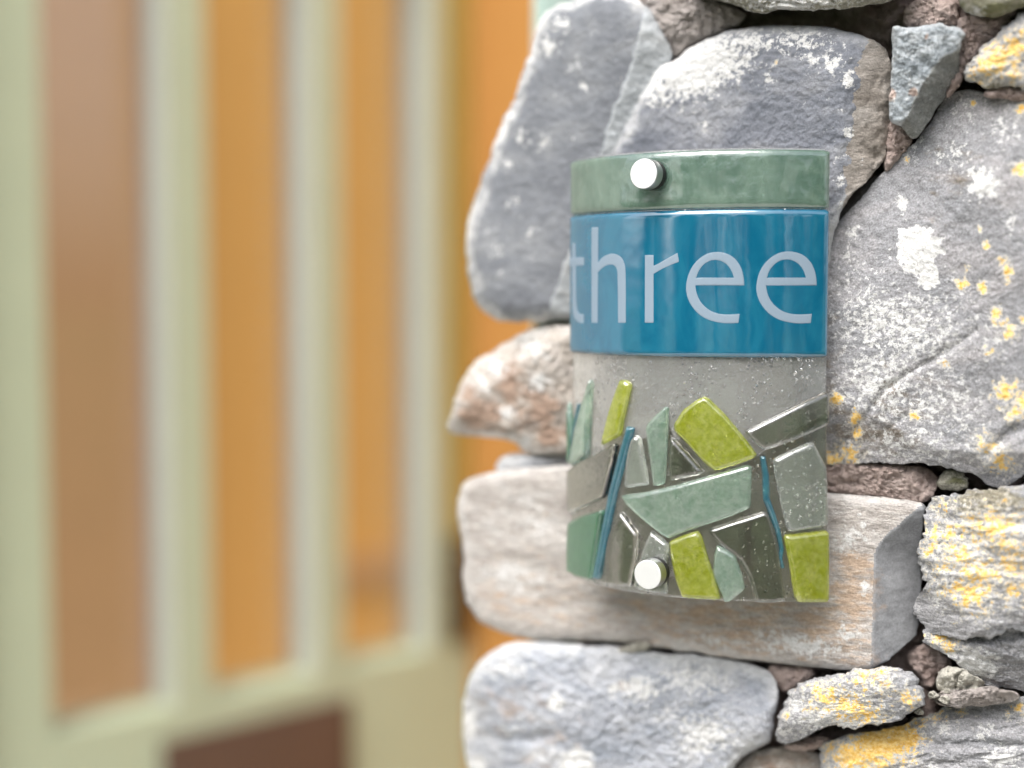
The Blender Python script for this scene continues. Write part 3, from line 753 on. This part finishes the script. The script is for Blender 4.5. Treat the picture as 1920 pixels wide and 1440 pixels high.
lump([(1196, -40), (1215, 20), (1240, 62), (1258, 100), (1268, 110), (1300, 82), (1350, 58), (1392, 46), (1400, 24), (1370, 10), (1330, 0), (1300, -40)], M_MORTAR_G, -0.004, fs=40)
lump([(1790, 60), (1800, 30), (1830, 20), (1880, 24), (1910, 18), (1890, 44), (1850, 84), (1822, 112), (1806, 140), (1800, 165), (1770, 190), (1780, 150), (1795, 100)], M_MORTAR, 0.004, fs=50, centre=(1818, 78))
lump([(1690, 20), (1720, -6), (1780, -10), (1806, 26), (1796, 52), (1760, 60), (1700, 60)], M_MORTAR, -0.003, fs=60)
lump([(1655, 330), (1662, 270), (1668, 220), (1690, 232), (1715, 262), (1706, 282), (1680, 305)], M_MORTAR, -0.003)
lump([(1840, 172), (1880, 158), (1930, 166), (1930, 196), (1880, 186), (1850, 184)], M_MORTAR, 0.008, fs=60)
lump([(1540, 872), (1600, 866), (1680, 872), (1740, 876), (1762, 900), (1750, 932), (1734, 946), (1660, 932), (1560, 926), (1530, 910)], M_MORTAR, -0.006, r=0.006, amp=0.009, fs=40)
lump([(1430, 1246), (1480, 1246), (1530, 1256), (1512, 1278), (1486, 1296), (1460, 1292)], M_MORTAR, -0.004)
lump([(1460, 1398), (1520, 1380), (1560, 1382), (1540, 1404), (1500, 1410)], M_MORTAR, 0.0)
lump([(1690, 1230), (1730, 1200), (1780, 1228), (1790, 1250), (1760, 1262), (1742, 1300), (1720, 1262)], M_MORTAR, -0.017, amp=0.008)
lump([(1758, 1262), (1776, 1244), (1800, 1250), (1830, 1268), (1850, 1282), (1830, 1298), (1800, 1294), (1772, 1306), (1752, 1296)], M_CRUMB, 0.004, amp=0.006, fs=60, r=0.005,
     cracks=[([(1808, 1254), (1794, 1270), (1792, 1288)], 0.0008, 0.004), ([(1832, 1268), (1824, 1282), (1812, 1288)], 0.001, 0.004)])
lump([(1745, 1310), (1765, 1296), (1810, 1292), (1850, 1286), (1900, 1296), (1920, 1310), (1850, 1326), (1780, 1330)], M_MORTAR_G, 0.006, amp=0.006, fs=70, r=0.005)
lump([(1180, 1208), (1210, 1203), (1222, 1212), (1200, 1224), (1150, 1222)], M_CRUMB, 0.006, amp=0.002, r=0.003)
for (x, y, q) in [(1770, 1312, 9), (1724, 1334, 8), (1750, 1304, 8)]:
    a = np.linspace(0, 2 * math.pi, 8, endpoint=False)
    lump(list(zip(x + q * np.cos(a) * rng.uniform(0.8, 1.4, 8), y + q * np.sin(a) * rng.uniform(0.5, 1.1, 8))), M_CRUMB, 0.010, r=0.0012, amp=0.001, jag=3, res=1.5, back=0.012, smooth=0)

# the rest of the wall, outside the picture: plain courses down to the ground and up to the coping
mats = [M_LICH, M_LICH2, M_TAN, M_PALE, M_SLATE_B, M_RUST, M_LICH2]
def course(z0, z1, a0, a1):
    a = a0
    while a < a1 - 0.06:
        w = random.uniform(0.16, 0.36)
        if a + w > a1 - 0.1: w = a1 - a
        g_ = 0.006
        n = 10
        pts = []
        corners = [(a + g_, z0 + g_), (a + w - g_, z0 + g_), (a + w - g_, z1 - g_), (a + g_, z1 - g_)]
        for q in range(4):
            p0, p1 = np.array(corners[q]), np.array(corners[(q + 1) % 4])
            for s_ in (0.1, 0.5, 0.9):
                pts.append((p0 + (p1 - p0) * s_ + np.array([random.uniform(-0.010, 0.010), random.uniform(-0.010, 0.010)])) / PXM)
        stone(wall, pts, random.choice(mats), prot=random.uniform(-0.004, 0.012), r=0.02, amp=0.006, res=14, jag=6, mapf=map_wall, fine=0.001,
              orange=[(pts[4][0] - 100, pts[4][1], 90, 0.4)] if random.random() < 0.4 else ())
        a += w
def a_of(px):     # distance along the wall of a picture column
    p = map_view(np.array([px]), np.array([560.0]), np.array([0.0]))[0]
    return float(np.dot(p - WP, WD))
aL, aR = a_of(880), a_of(2080)
def z_of(px, py):
    return float(map_view(np.array([px]), np.array([py]), np.array([0.0]))[0][2])
zb, zt = z_of(1400, 1560), z_of(1400, -170)
zz = np.linspace(0.0, zb - 0.004, 8)
for a, b in zip(zz[:-1], zz[1:]): course(a, b, aL + random.uniform(-0.01, 0.02), aR + 0.9)
zz = np.linspace(zt + 0.004, 2.35, 5)
for a, b in zip(zz[:-1], zz[1:]): course(a, b, aL + random.uniform(-0.01, 0.02), aR + 0.9)
zz = np.linspace(zb, zt, 5)
for a, b in zip(zz[:-1], zz[1:]): course(a, b, aR - 0.02, aR + 0.9)
child('core', box_mesh('core', WP, WD, WN, ZA, ((a_of(1240), aR + 0.9), (-0.40, -0.075), (0, 2.35)), M_MORTAR), wall)
child('core', box_mesh('core', WP, WD, WN, ZA, ((aL + 0.05, aR + 0.88), (-0.075, -0.035), (0, zb)), M_MORTAR), wall)
child('core', box_mesh('core', WP, WD, WN, ZA, ((aL + 0.05, aR + 0.88), (-0.075, -0.035), (zt, 2.34)), M_MORTAR), wall)
child('core', box_mesh('core', WP, WD, WN, ZA, ((aR - 0.05, aR + 0.88), (-0.075, -0.035), (zb, zt)), M_MORTAR), wall)

# ================================================================== THE GLASS HOUSE SIGN
SR = 0.1117
SCX, SCY = 0.1412, 0.800 + SR
def to_sz(px, py, R=SR + 0.002):
    """picture pixel -> (arc length, height) on the bowed glass"""
    d = rays(px, py)
    a = d[..., 0] ** 2 + d[..., 1] ** 2
    b = -2 * (d[..., 0] * SCX + d[..., 1] * SCY)
    c = SCX ** 2 + SCY ** 2 - R ** 2
    disc = np.maximum(b * b - 4 * a * c, 0)
    t = (-b - np.sqrt(disc)) / (2 * a)
    X = d[..., 0] * t; Y = d[..., 1] * t
    th_ = np.arctan2(SCX - X, SCY - Y)
    return np.stack([-th_ * SR, CAM[2] + d[..., 2] * t], -1)
def cyl(s, z, R):
    th_ = -np.asarray(s) / SR
    return np.stack([SCX - R * np.sin(th_), SCY - R * np.cos(th_), np.asarray(z)], -1)

def in_poly(P, loops):
    ins = np.zeros(len(P), bool)
    for L in loops:
        x0, y0 = L[:, 0], L[:, 1]; x1, y1 = np.roll(x0, -1), np.roll(y0, -1)
        for a, b, c, d in zip(x0, y0, x1, y1):
            cond = (b > P[:, 1]) != (d > P[:, 1])
            if abs(d - b) < 1e-12: continue
            ins ^= cond & (P[:, 0] < (c - a) * (P[:, 1] - b) / (d - b) + a)
    return ins

def pillow(name, loops, Rb, height, bev, mat, parent, sp=0.0008, thick=0.0, wob=0.0, label=None):
    """a slab of glass lying on the bowed panel, edges rolled over; loops in (arc, height) metres"""
    loops = [resample(np.asarray(L), sp) for L in loops]
    Ball = np.vstack(loops)
    lo, hi = Ball.min(0), Ball.max(0)
    g = max(sp, min(0.0022, sp * 1.6))
    gx, gy = np.meshgrid(np.arange(lo[0], hi[0], g), np.arange(lo[1], hi[1], g))
    G = np.column_stack([gx.ravel(), gy.ravel()])
    G = G[in_poly(G, loops)]
    G = G[edge_dist(G, Ball) > max(bev * 1.05, sp * 0.6)] if len(G) else G
    pts = [Ball]
    for f in (0.12, 0.3, 0.58, 0.95):
        for L in loops:
            tg = np.roll(L, -1, axis=0) - np.roll(L, 1, axis=0)
            nn = np.column_stack([-tg[:, 1], tg[:, 0]]); nn /= np.linalg.norm(nn, axis=1)[:, None] + 1e-12
            for sgn in (1, -1):
                q = L + nn * sgn * bev * f
                q = q[in_poly(q, loops)]
                if len(q):
                    q = q[edge_dist(q, Ball) > bev * f * 0.9]
                    if len(q): pts.append(q)
    pts.append(G)
    A = np.vstack(pts)
    key = np.round(A / (sp * 0.2)).astype(int)
    _, ui = np.unique(key, axis=0, return_index=True)
    ui = np.sort(ui); keepB = np.arange(len(Ball))
    ui = np.concatenate([keepB, ui[ui >= len(Ball)]])
    A = A[ui]
    edges = []; o = 0
    for L in loops:
        n = len(L); edges += [(o + i, o + (i + 1) % n) for i in range(n)]; o += n
    vo, eo, fo, ov, oe, of = delaunay_2d_cdt([Vector(a) for a in A.tolist()], edges, [], 0, 1e-9)
    V = np.array([(v_.x, v_.y) for v_ in vo])
    F = np.array([f for f in fo if len(f) == 3])
    C = V[F].mean(1)
    F = F[in_poly(C, loops)]
    d = edge_dist(V, np.vstack([resample(L, sp * 0.25) for L in loops]))
    x = np.clip(d / bev, 0, 1)
    hh = height * np.sqrt(np.clip(1 - (1 - x) ** 2, 0, 1)) ** 0.9
    if wob:
        hh = hh + wob * x * fbm(np.column_stack([V * 130, np.full(len(V), 5.0)]), 2, 0.5)
    top = cyl(V[:, 0], V[:, 1], Rb + hh)
    bot = cyl(V[:, 0], V[:, 1], Rb - thick)
    n = len(V)
    onb = d < sp * 0.05
    # orientation: seen from the camera the s axis runs right, z up -> counter clockwise faces outward
    a, b, c = V[F[:, 0]], V[F[:, 1]], V[F[:, 2]]
    ar = (b[:, 0] - a[:, 0]) * (c[:, 1] - a[:, 1]) - (b[:, 1] - a[:, 1]) * (c[:, 0] - a[:, 0])
    F[ar < 0] = F[ar < 0][:, ::-1]
    from collections import Counter
    ec = {}
    for f in F.tolist():
        for i in range(3):
            e = (f[i], f[(i + 1) % 3])
            if (e[1], e[0]) in ec: del ec[(e[1], e[0])]
            else: ec[e] = 1
    faces = F.tolist() + (F[:, ::-1] + n).tolist() + [(e[1], e[0], e[0] + n, e[1] + n) for e in ec]
    me = new_mesh(name, np.vstack([top, bot]), faces, mat)
    o = child(name, me, parent)
    if label: o['label'] = label
    return o

def sz(poly, corner=0.14, it=2):
    p = np.asarray(poly, float)
    return chaikin(to_sz(p[:, 0], p[:, 1]), it, corner)

sL = to_sz(1066, 690)[0]; sR_ = to_sz(1557, 690)[0]
zTop = to_sz(1400, 275)[1]; zBot = to_sz(1400, 1131)[1]
zG = to_sz(1400, 391)[1]; zU = to_sz(1400, 671)[1]
sign = empty('house_sign', cyl((sL + sR_) / 2, zBot, SR - 0.02))
tag(sign, 'bowed fused glass house sign reading three, on the stone wall', 'sign')

G_BASE = glass_mat('glass_clear', (0.985, 0.995, 0.985), 0.02, 0.0011, 260, seeds=0.0034, milky=0.11, coat=0.25, spec=0.8)
G_CLEAR = glass_mat('glass_bubbly', (0.88, 0.93, 0.89), 0.05, 0.0010, 300, seeds=0.0034, milky=0.08)
G_GREY = glass_mat('glass_grey', (0.80, 0.80, 0.76), 0.02, 0.0003, 60)
G_SEA = glass_mat('glass_seafoam', (0.74, 0.87, 0.78), 0.05, 0.0012, 240, tint2=(0.40, 0.60, 0.47), milky=0.17)
G_GREEN = glass_mat('glass_green', (0.22, 0.50, 0.36), 0.05, 0.0005, 120, tint2=(0.20, 0.50, 0.30), milky=0.1)
G_LIME = glass_mat('glass_lime', (0.56, 0.64, 0.03), 0.04, 0.0010, 240, tint2=(0.82, 0.86, 0.24), milky=0.20)
G_BLUE = glass_mat('glass_blue', (0.02, 0.20, 0.30), 0.04, 0.0006, 220, tint2=(0.10, 0.34, 0.42), milky=0.30)
def opal(name, c1, c2, rough, tr, bump, bscale):
    k = NT(name)
    v = k.coords(scale=(1, 1, 0.6))
    col = k.mix(k.step(k.noise(v, 45, 5, 0.6, 1.5), 0.35, 0.7), c1, c2)
    k.set(k.b.inputs['Base Color'], col)
    k.b.inputs['Roughness'].default_value = rough
    k.b.inputs['IOR'].default_value = 1.5
    k.b.inputs['Transmission Weight'].default_value = tr
    k.b.inputs['Specular IOR Level'].default_value = 0.8
    k.b.inputs['Coat Weight'].default_value = 0.9
    k.b.inputs['Coat Roughness'].default_value = 0.025
    k.b.inputs['Coat IOR'].default_value = 1.9
    k.set(k.b.inputs['Normal'], k.bump(k.noise(k.coords(), bscale, 4, 0.6), 0.5, bump))
    return k.m
G_BAND_G = opal('band_green', (0.13, 0.225, 0.175), (0.24, 0.35, 0.28), 0.10, 0.50, 0.0016, 170)
G_BAND_B = opal('band_blue', (0.003, 0.115, 0.21), (0.012, 0.155, 0.255), 0.05, 0.18, 0.00012, 40)
k = NT('etched')
k.set(k.b.inputs['Base Color'], (0.19, 0.25, 0.31)); k.b.inputs['Roughness'].default_value = 0.65
k.set(k.b.inputs['Normal'], k.bump(k.noise(k.coords(), 1500, 2, 0.5), 0.3, 0.0003))
M_ETCH = k.m

pan = [(sL, zBot), (sR_, zBot), (sR_, zTop), (sL, zTop)]
pillow('glass_panel', [chaikin(np.array(pan), 2, 0.012)], SR - 0.0045, 0.0045, 0.002, G_BASE, sign, sp=0.0014)
e = 0.0014
gb = pillow('green_band', [chaikin(np.array([(sL + e, zG + 0.0002), (sR_ - e, zG + 0.0002), (sR_ - e, zTop - e), (sL + e, zTop - e)]), 2, 0.02)], SR + 0.0002, 0.0026, 0.004, G_BAND_G, sign, sp=0.0012, wob=0.0002, label='plain sea green glass band along the top')
bb = pillow('blue_band', [chaikin(np.array([(sL + e, zU), (sR_ - e, zU), (sR_ - e, zG - 0.0002), (sL + e, zG - 0.0002)]), 2, 0.012)], SR + 0.0002, 0.0026, 0.0032, G_BAND_B, sign, sp=0.0012, wob=0.00005, label='deep blue glass band with the etched word three')

# etched letters (outlines in pixels of a 3.4286x enlargement of the band)
def L1(pts): return np.array([(1030 + x / 3.4286, 250 + y / 3.4286) for x, y in pts], float)
e_out = [(1253, 978), (1251, 930), (1240, 880), (1215, 828), (1172, 785), (1118, 765), (1062, 761), (1004, 776), (944, 820), (898, 888), (877, 970), (879, 1030), (900, 1092), (950, 1156), (1010, 1196), (1080, 1216), (1150, 1223), (1216, 1219), (1223, 1161), (1150, 1166), (1085, 1161), (1024, 1137), (972, 1087), (946, 1032), (938, 978)]
e_in = [(945, 928), (956, 890), (986, 846), (1026, 819), (1066, 812), (1106, 819), (1146, 846), (1173, 886), (1187, 928)]
e2 = lambda pts: [(1330 + (x - 877) * 390 / 376, y - 3 if y < 900 else y) for x, y in pts]
letters = [
    [[(146, 712), (166, 704), (167, 798), (222, 797), (222, 850), (168, 851), (170, 1080), (174, 1125), (184, 1152), (200, 1165), (221, 1164), (220, 1219), (200, 1221), (172, 1208), (152, 1168), (146, 1100), (146, 852), (128, 852), (128, 802), (146, 800)]],
    [[(270, 604), (312, 603), (311, 832), (336, 800), (366, 782), (398, 773), (432, 777), (462, 796), (482, 832), (490, 888), (490, 1218), (441, 1218), (438, 905), (432, 868), (418, 848), (396, 842), (366, 848), (338, 866), (310, 892), (308, 1218), (270, 1218)]],
    [[(613, 782), (669, 782), (669, 852), (700, 838), (762, 802), (823, 768), (833, 826), (772, 848), (716, 876), (669, 904), (669, 1218), (613, 1218)]],
    [e_out, e_in],
    [e2(e_out), e2(e_in)],
]
def soften(p):
    # smooth the gentle turns of a letter outline, keep its square corners
    for _ in range(2):
        a, b = p - np.roll(p, 1, axis=0), np.roll(p, -1, axis=0) - p
        cr = np.abs(np.arctan2(a[:, 0] * b[:, 1] - a[:, 1] * b[:, 0], (a * b).sum(1)))
        out = []
        for i in range(len(p)):
            if cr[i] > 0.9 or cr[i] < 0.02: out.append(p[i])
            else: out += [p[i] * 0.75 + p[i - 1] * 0.25, p[i] * 0.75 + p[(i + 1) % len(p)] * 0.25]
        p = np.array(out)
    return p
for lp in letters:
    loops = []
    for L in lp:
        q = L1(L)
        loops.append(soften(to_sz(q[:, 0], q[:, 1], SR + 0.003)))
    o = pillow('letter', loops, SR + 0.00272, 0.00016, 0.0002, M_ETCH, bb, sp=0.0006)
    o.parent = bb
    o.matrix_parent_inverse = bb.matrix_basis.inverted()

SH = [
 ('shard', G_LIME, [(1164, 714), (1176, 715), (1184, 723), (1182, 732), (1168, 790), (1164, 814), (1146, 824), (1130, 833), (1133, 818), (1146, 771), (1158, 730)], 'small lime green glass stick standing upright'),
 ('shard', G_SEA, [(1108, 712), (1111, 720), (1108, 770), (1104, 850), (1090, 862), (1078, 872), (1071, 868), (1084, 805), (1096, 752)], None),
 ('shard', G_GREEN, [(1067, 750), (1073, 790), (1077, 830), (1070, 866), (1067.5, 866)], None),
 ('shard', G_GREY, [(1086, 870), (1120, 852), (1154, 832), (1158, 836), (1152, 868), (1136, 930), (1108, 944), (1072, 964), (1068, 930), (1069, 884)], None),
 ('shard', G_CLEAR, [(1185, 826), (1193, 817), (1202, 824), (1206, 850), (1212, 880), (1216, 908), (1174, 913), (1177, 870), (1181, 842)], None),
 ('shard', G_SEA, [(1247, 764), (1253, 768), (1252, 800), (1249, 850), (1247, 905), (1226, 910), (1221, 862), (1213, 808), (1215, 797), (1230, 780)], None),
 ('shard', G_GREY, [(1259, 822), (1267, 826), (1290, 852), (1320, 884), (1310, 889), (1285, 893), (1259, 900), (1257, 870)], None),
 ('shard', G_LIME, [(1321, 745), (1331, 750), (1360, 780), (1399, 826), (1418, 852), (1411, 858), (1373, 871), (1340, 881), (1320, 864), (1295, 835), (1267, 808), (1266, 796), (1282, 770), (1306, 752)], 'large lime green glass shard'),
 ('shard', G_GREY, [(1397, 808), (1440, 787), (1500, 757), (1546, 735), (1551, 743), (1552, 796), (1500, 818), (1445, 840), (1432, 842), (1418, 830)], 'long grey glass shard on the right edge'),
 ('shard', G_SEA, [(1169, 928), (1215, 922), (1263, 912), (1330, 893), (1400, 872), (1408, 877), (1406, 952), (1370, 966), (1290, 993), (1256, 1008), (1245, 1002), (1210, 975), (1175, 942)], 'large sea green glass shard in the middle'),
 ('shard', G_GREEN, [(1071, 980), (1100, 967), (1131, 957), (1132, 965), (1122, 1020), (1114, 1086), (1090, 1081), (1068, 1071), (1068, 1020)], None),
 ('shard', G_GREY, [(1165, 961), (1170, 964), (1198, 1003), (1196, 1030), (1187, 1098), (1160, 1096), (1140, 1092), (1139, 1044), (1145, 1004)], None),
 ('shard', G_CLEAR, [(1222, 997), (1230, 1002), (1253, 1021), (1252, 1060), (1251, 1112), (1220, 1108), (1190, 1100), (1205, 1038)], None),
 ('shard', G_LIME, [(1256, 1016), (1285, 1004), (1308, 997), (1315, 1006), (1325, 1042), (1337, 1080), (1351, 1122), (1320, 1121), (1280, 1118), (1270, 1090), (1260, 1045)], None),
 ('shard', G_SEA, [(1345, 1024), (1361, 1031), (1377, 1042), (1390, 1078), (1396, 1103), (1368, 1126), (1358, 1126), (1339, 1078), (1340, 1042)], None),
 ('shard', G_GREY, [(1329, 993), (1380, 977), (1432, 960), (1440, 966), (1457, 1031), (1472, 1125), (1445, 1128), (1416, 1127), (1403, 1077), (1388, 1048), (1350, 1020)], None),
 ('shard', G_CLEAR, [(1450, 863), (1478, 849), (1514, 832), (1524, 831), (1538, 860), (1547, 879), (1551, 983), (1515, 990), (1479, 995), (1470, 966), (1458, 906)], None),
 ('shard', G_LIME, [(1470, 1005), (1510, 1001), (1547, 996), (1552, 1001), (1553, 1060), (1552, 1127), (1497, 1127), (1490, 1116), (1482, 1058)], 'lime green glass shard in the lower corner'),
]
G_UNDER = glass_mat('glass_gap_dark', (0.80, 0.80, 0.76), 0.03, 0.0003, 80, coat=0.0, spec=0.5)  # added layer: its grey tint stands in for the darkness between shards
pillow('grey_underlay', [sz([(1068, 880), (1100, 862), (1148, 842), (1166, 812), (1184, 816), (1194, 828), (1218, 815), (1236, 795), (1250, 792), (1262, 822), (1276, 822), (1298, 846), (1322, 872), (1342, 884), (1374, 874), (1414, 858), (1432, 846), (1500, 800), (1552, 772),
                            (1553, 1000), (1553, 1128), (1400, 1127), (1260, 1117), (1160, 1099), (1068, 1072), (1067, 980)], 0.05)], SR + 0.0002, 0.0006, 0.0005, G_UNDER, sign, sp=0.0011, label='thin grey glass layer added under the shards to darken their gaps')
def grow(poly, d):
    p = np.asarray(poly, float); c = centroid(p); r_ = p - c
    q = c + r_ * (1 + d / np.maximum(np.linalg.norm(r_, axis=1), 8))[:, None]
    q[:, 0] = np.clip(q[:, 0], 1067.5, 1553.5)
    return q
for nm, mt, poly, lab in SH:
    pillow('glass_shard', [sz(grow(poly, 2.6), 0.09)], SR + 0.0010, 0.0042, 0.0026, mt, sign, sp=0.0006, wob=0.00008, label=lab)

def stringer(line, widths, mat, label=None):
    c = resample_open(np.array(line, float), 6)
    tg = np.gradient(c, axis=0); tg /= np.linalg.norm(tg, axis=1)[:, None]
    nn = np.column_stack([-tg[:, 1], tg[:, 0]])
    w = np.interp(np.linspace(0, 1, len(c)), np.linspace(0, 1, len(widths)), widths)[:, None] / 2
    poly = np.vstack([c + nn * w, (c - nn * w)[::-1]])
    pillow('glass_rod', [chaikin(to_sz(poly[:, 0], poly[:, 1]), 1, 0.25)], SR + 0.0010, 0.0034, 0.0019, mat, sign, sp=0.0005, label=label)
stringer([(1183, 800), (1176, 828), (1168, 856), (1150, 924), (1137, 990), (1127, 1044), (1119, 1086)], [15, 16, 15, 14, 13, 13, 13], G_BLUE, 'straight blue glass rod')
stringer([(1430, 855), (1436, 892), (1437, 936), (1448, 964), (1459, 996), (1466, 1030), (1463, 1048), (1468, 1066)], [11, 13, 14, 13, 12, 10, 9, 8], G_BLUE, 'wavy blue glass rod')
stringer([(1088, 756), (1083, 785), (1076, 830), (1072, 864)], [4, 5, 5, 4], G_BLUE)

# metal stand-off fixings
def lathe(name, prof, org, ax, mat, parent, seg=40):
    ax = np.array(ax) / np.linalg.norm(ax)
    ux = np.cross(ax, ZA); ux /= np.linalg.norm(ux); uy = np.cross(ux, ax)
    vs_, fs_ = [], []
    for r_, h_ in prof:
        for i in range(seg):
            a = 2 * math.pi * i / seg
            vs_.append(org + ax * h_ + (ux * math.cos(a) + uy * math.sin(a)) * r_)
    for j in range(len(prof) - 1):
        for i in range(seg):
            i2 = (i + 1) % seg
            fs_.append((j * seg + i, j * seg + i2, (j + 1) * seg + i2, (j + 1) * seg + i))
    fs_.append(tuple(range(seg))[::-1]); fs_.append(tuple((len(prof) - 1) * seg + i for i in range(seg)))
    import bmesh
    bm = bmesh.new()
    bv = [bm.verts.new(q) for q in vs_]
    for f in fs_: bm.faces.new([bv[q] for q in f])
    bmesh.ops.recalc_face_normals(bm, faces=bm.faces)
    for f in bm.faces: f.smooth = len(f.verts) == 4
    me = bpy.data.meshes.new(name); bm.to_mesh(me); bm.free()
    me.materials.append(mat)
    me.set_sharp_from_angle(angle=math.radians(35))
    return child(name, me, parent)
k = NT('satin_steel')
k.set(k.b.inputs['Base Color'], (0.96, 0.96, 0.96)); k.b.inputs['Metallic'].default_value = 1.0; k.b.inputs['Roughness'].default_value = 0.55
k.set(k.b.inputs['Normal'], k.bump(k.noise(k.coords(), 2500, 2, 0.5), 0.1, 0.0001))
M_STEEL = k.m
M_STEEL_D = plain_mat('steel_dim_side', (0.50, 0.50, 0.50), 0.35, 0.05, 400, metal=1.0)  # darker copy of the cap steel: dimness of the side put into the colour
M_RUBBER = plain_mat('black_rubber', (0.012, 0.012, 0.012), 0.5, 0.05, 40)
for kx, ky in ((1227, 329), (1233, 1070)):
    s_, z_ = to_sz(kx, ky)
    n_ = cyl(s_, z_, 1.0) - cyl(s_, z_, 0.0)
    top = cyl(s_, z_, SR)
    fx = lathe('fixing', [(0.0056, -0.060), (0.0056, -0.0052)], top, n_, M_STEEL, sign)
    lathe('washer', [(0.0080, 0.0034), (0.0084, 0.0038), (0.0084, 0.0074), (0.0080, 0.0078)], top, n_, M_RUBBER, sign)
    cp = lathe('cap', [(0.0083, 0.0082), (0.0085, 0.0084), (0.0085, 0.0153), (0.0084, 0.0156)], top, n_, M_STEEL_D, sign)
    lathe('cap_face', [(0.0083, 0.0157), (0.0080, 0.0160)], top, n_, M_STEEL, sign)  # thin pale disc added to keep the face brighter than the side
    tag(cp, 'round steel cap')

# ================================================================== TREES BEHIND THE CAMERA (mirrored in the glass)
M_BARK = plain_mat('bark', (0.11, 0.085, 0.06), 0.95, 0.3, 30, 0.01)
k = NT('leaves')
oi = k.attr('leafshade')
col = k.ramp(oi, [(0.0, (0.045, 0.09, 0.015)), (1.0, (0.12, 0.19, 0.035))])
k.set(k.b.inputs['Base Color'], col); k.b.inputs['Roughness'].default_value = 0.6
M_LEAF = k.m
def tree(x, y, hgt, rad, n, label):
    t = empty('garden_tree', (x, y, 0.0))
    tag(t, label, 'tree', 'trees in the garden')
    prof = [(0.16, 0.0), (0.11, 0.5), (0.09, hgt * 0.35), (0.04, hgt * 0.75)]
    lathe('trunk', prof, np.array([x, y, 0.0]), (0.02, 0.03, 1.0), M_BARK, t, 10)
    cl = rng.normal(size=(26, 3)); cl /= np.linalg.norm(cl, axis=1)[:, None]
    cl = cl * rng.uniform(0.35, 1.0, (26, 1)) * np.array([rad, rad, hgt * 0.42]) + np.array([x, y, hgt * 0.52])
    ci = rng.integers(0, 26, n)
    c = cl[ci] + rng.normal(size=(n, 3)) * rad * 0.22
    u = rng.normal(size=(n, 3)); u /= np.linalg.norm(u, axis=1)[:, None]
    w = np.cross(u, rng.normal(size=(n, 3))); w /= np.linalg.norm(w, axis=1)[:, None]
    s = rng.uniform(0.05, 0.10, (n, 1))
    V = np.stack([c - u * s, c + w * s * 0.55, c + u * s, c - w * s * 0.55], 1).reshape(-1, 3)
    F = np.arange(4 * n).reshape(-1, 4).tolist()
    sh = np.repeat(rng.uniform(0, 1, n), 4)
    child('crown', new_mesh('crown', V, F, M_LEAF, False, {'leafshade': sh}), t)
for q, (al, ds, hg, rd, lab) in enumerate([(-48, 5.4, 4.2, 1.3, 'leafy garden tree mirrored at the right edge of the glass'), (-24, 6.6, 5.2, 1.5, 'tall garden tree mirrored behind the last letter'),
                             (-4, 5.6, 3.4, 1.0, 'round garden tree mirrored between the last letters'), (20, 7.2, 5.6, 1.7, 'broad garden tree mirrored in the middle of the blue glass'),
                             (41, 5.6, 3.8, 1.0, 'slim garden tree mirrored beside the letter r'), (62, 6.6, 4.6, 1.4, 'bushy garden tree mirrored at the left of the glass')]):
    tree(-ds * math.sin(R_(al)), -ds * math.cos(R_(al)), hg, rd, 5000, lab)
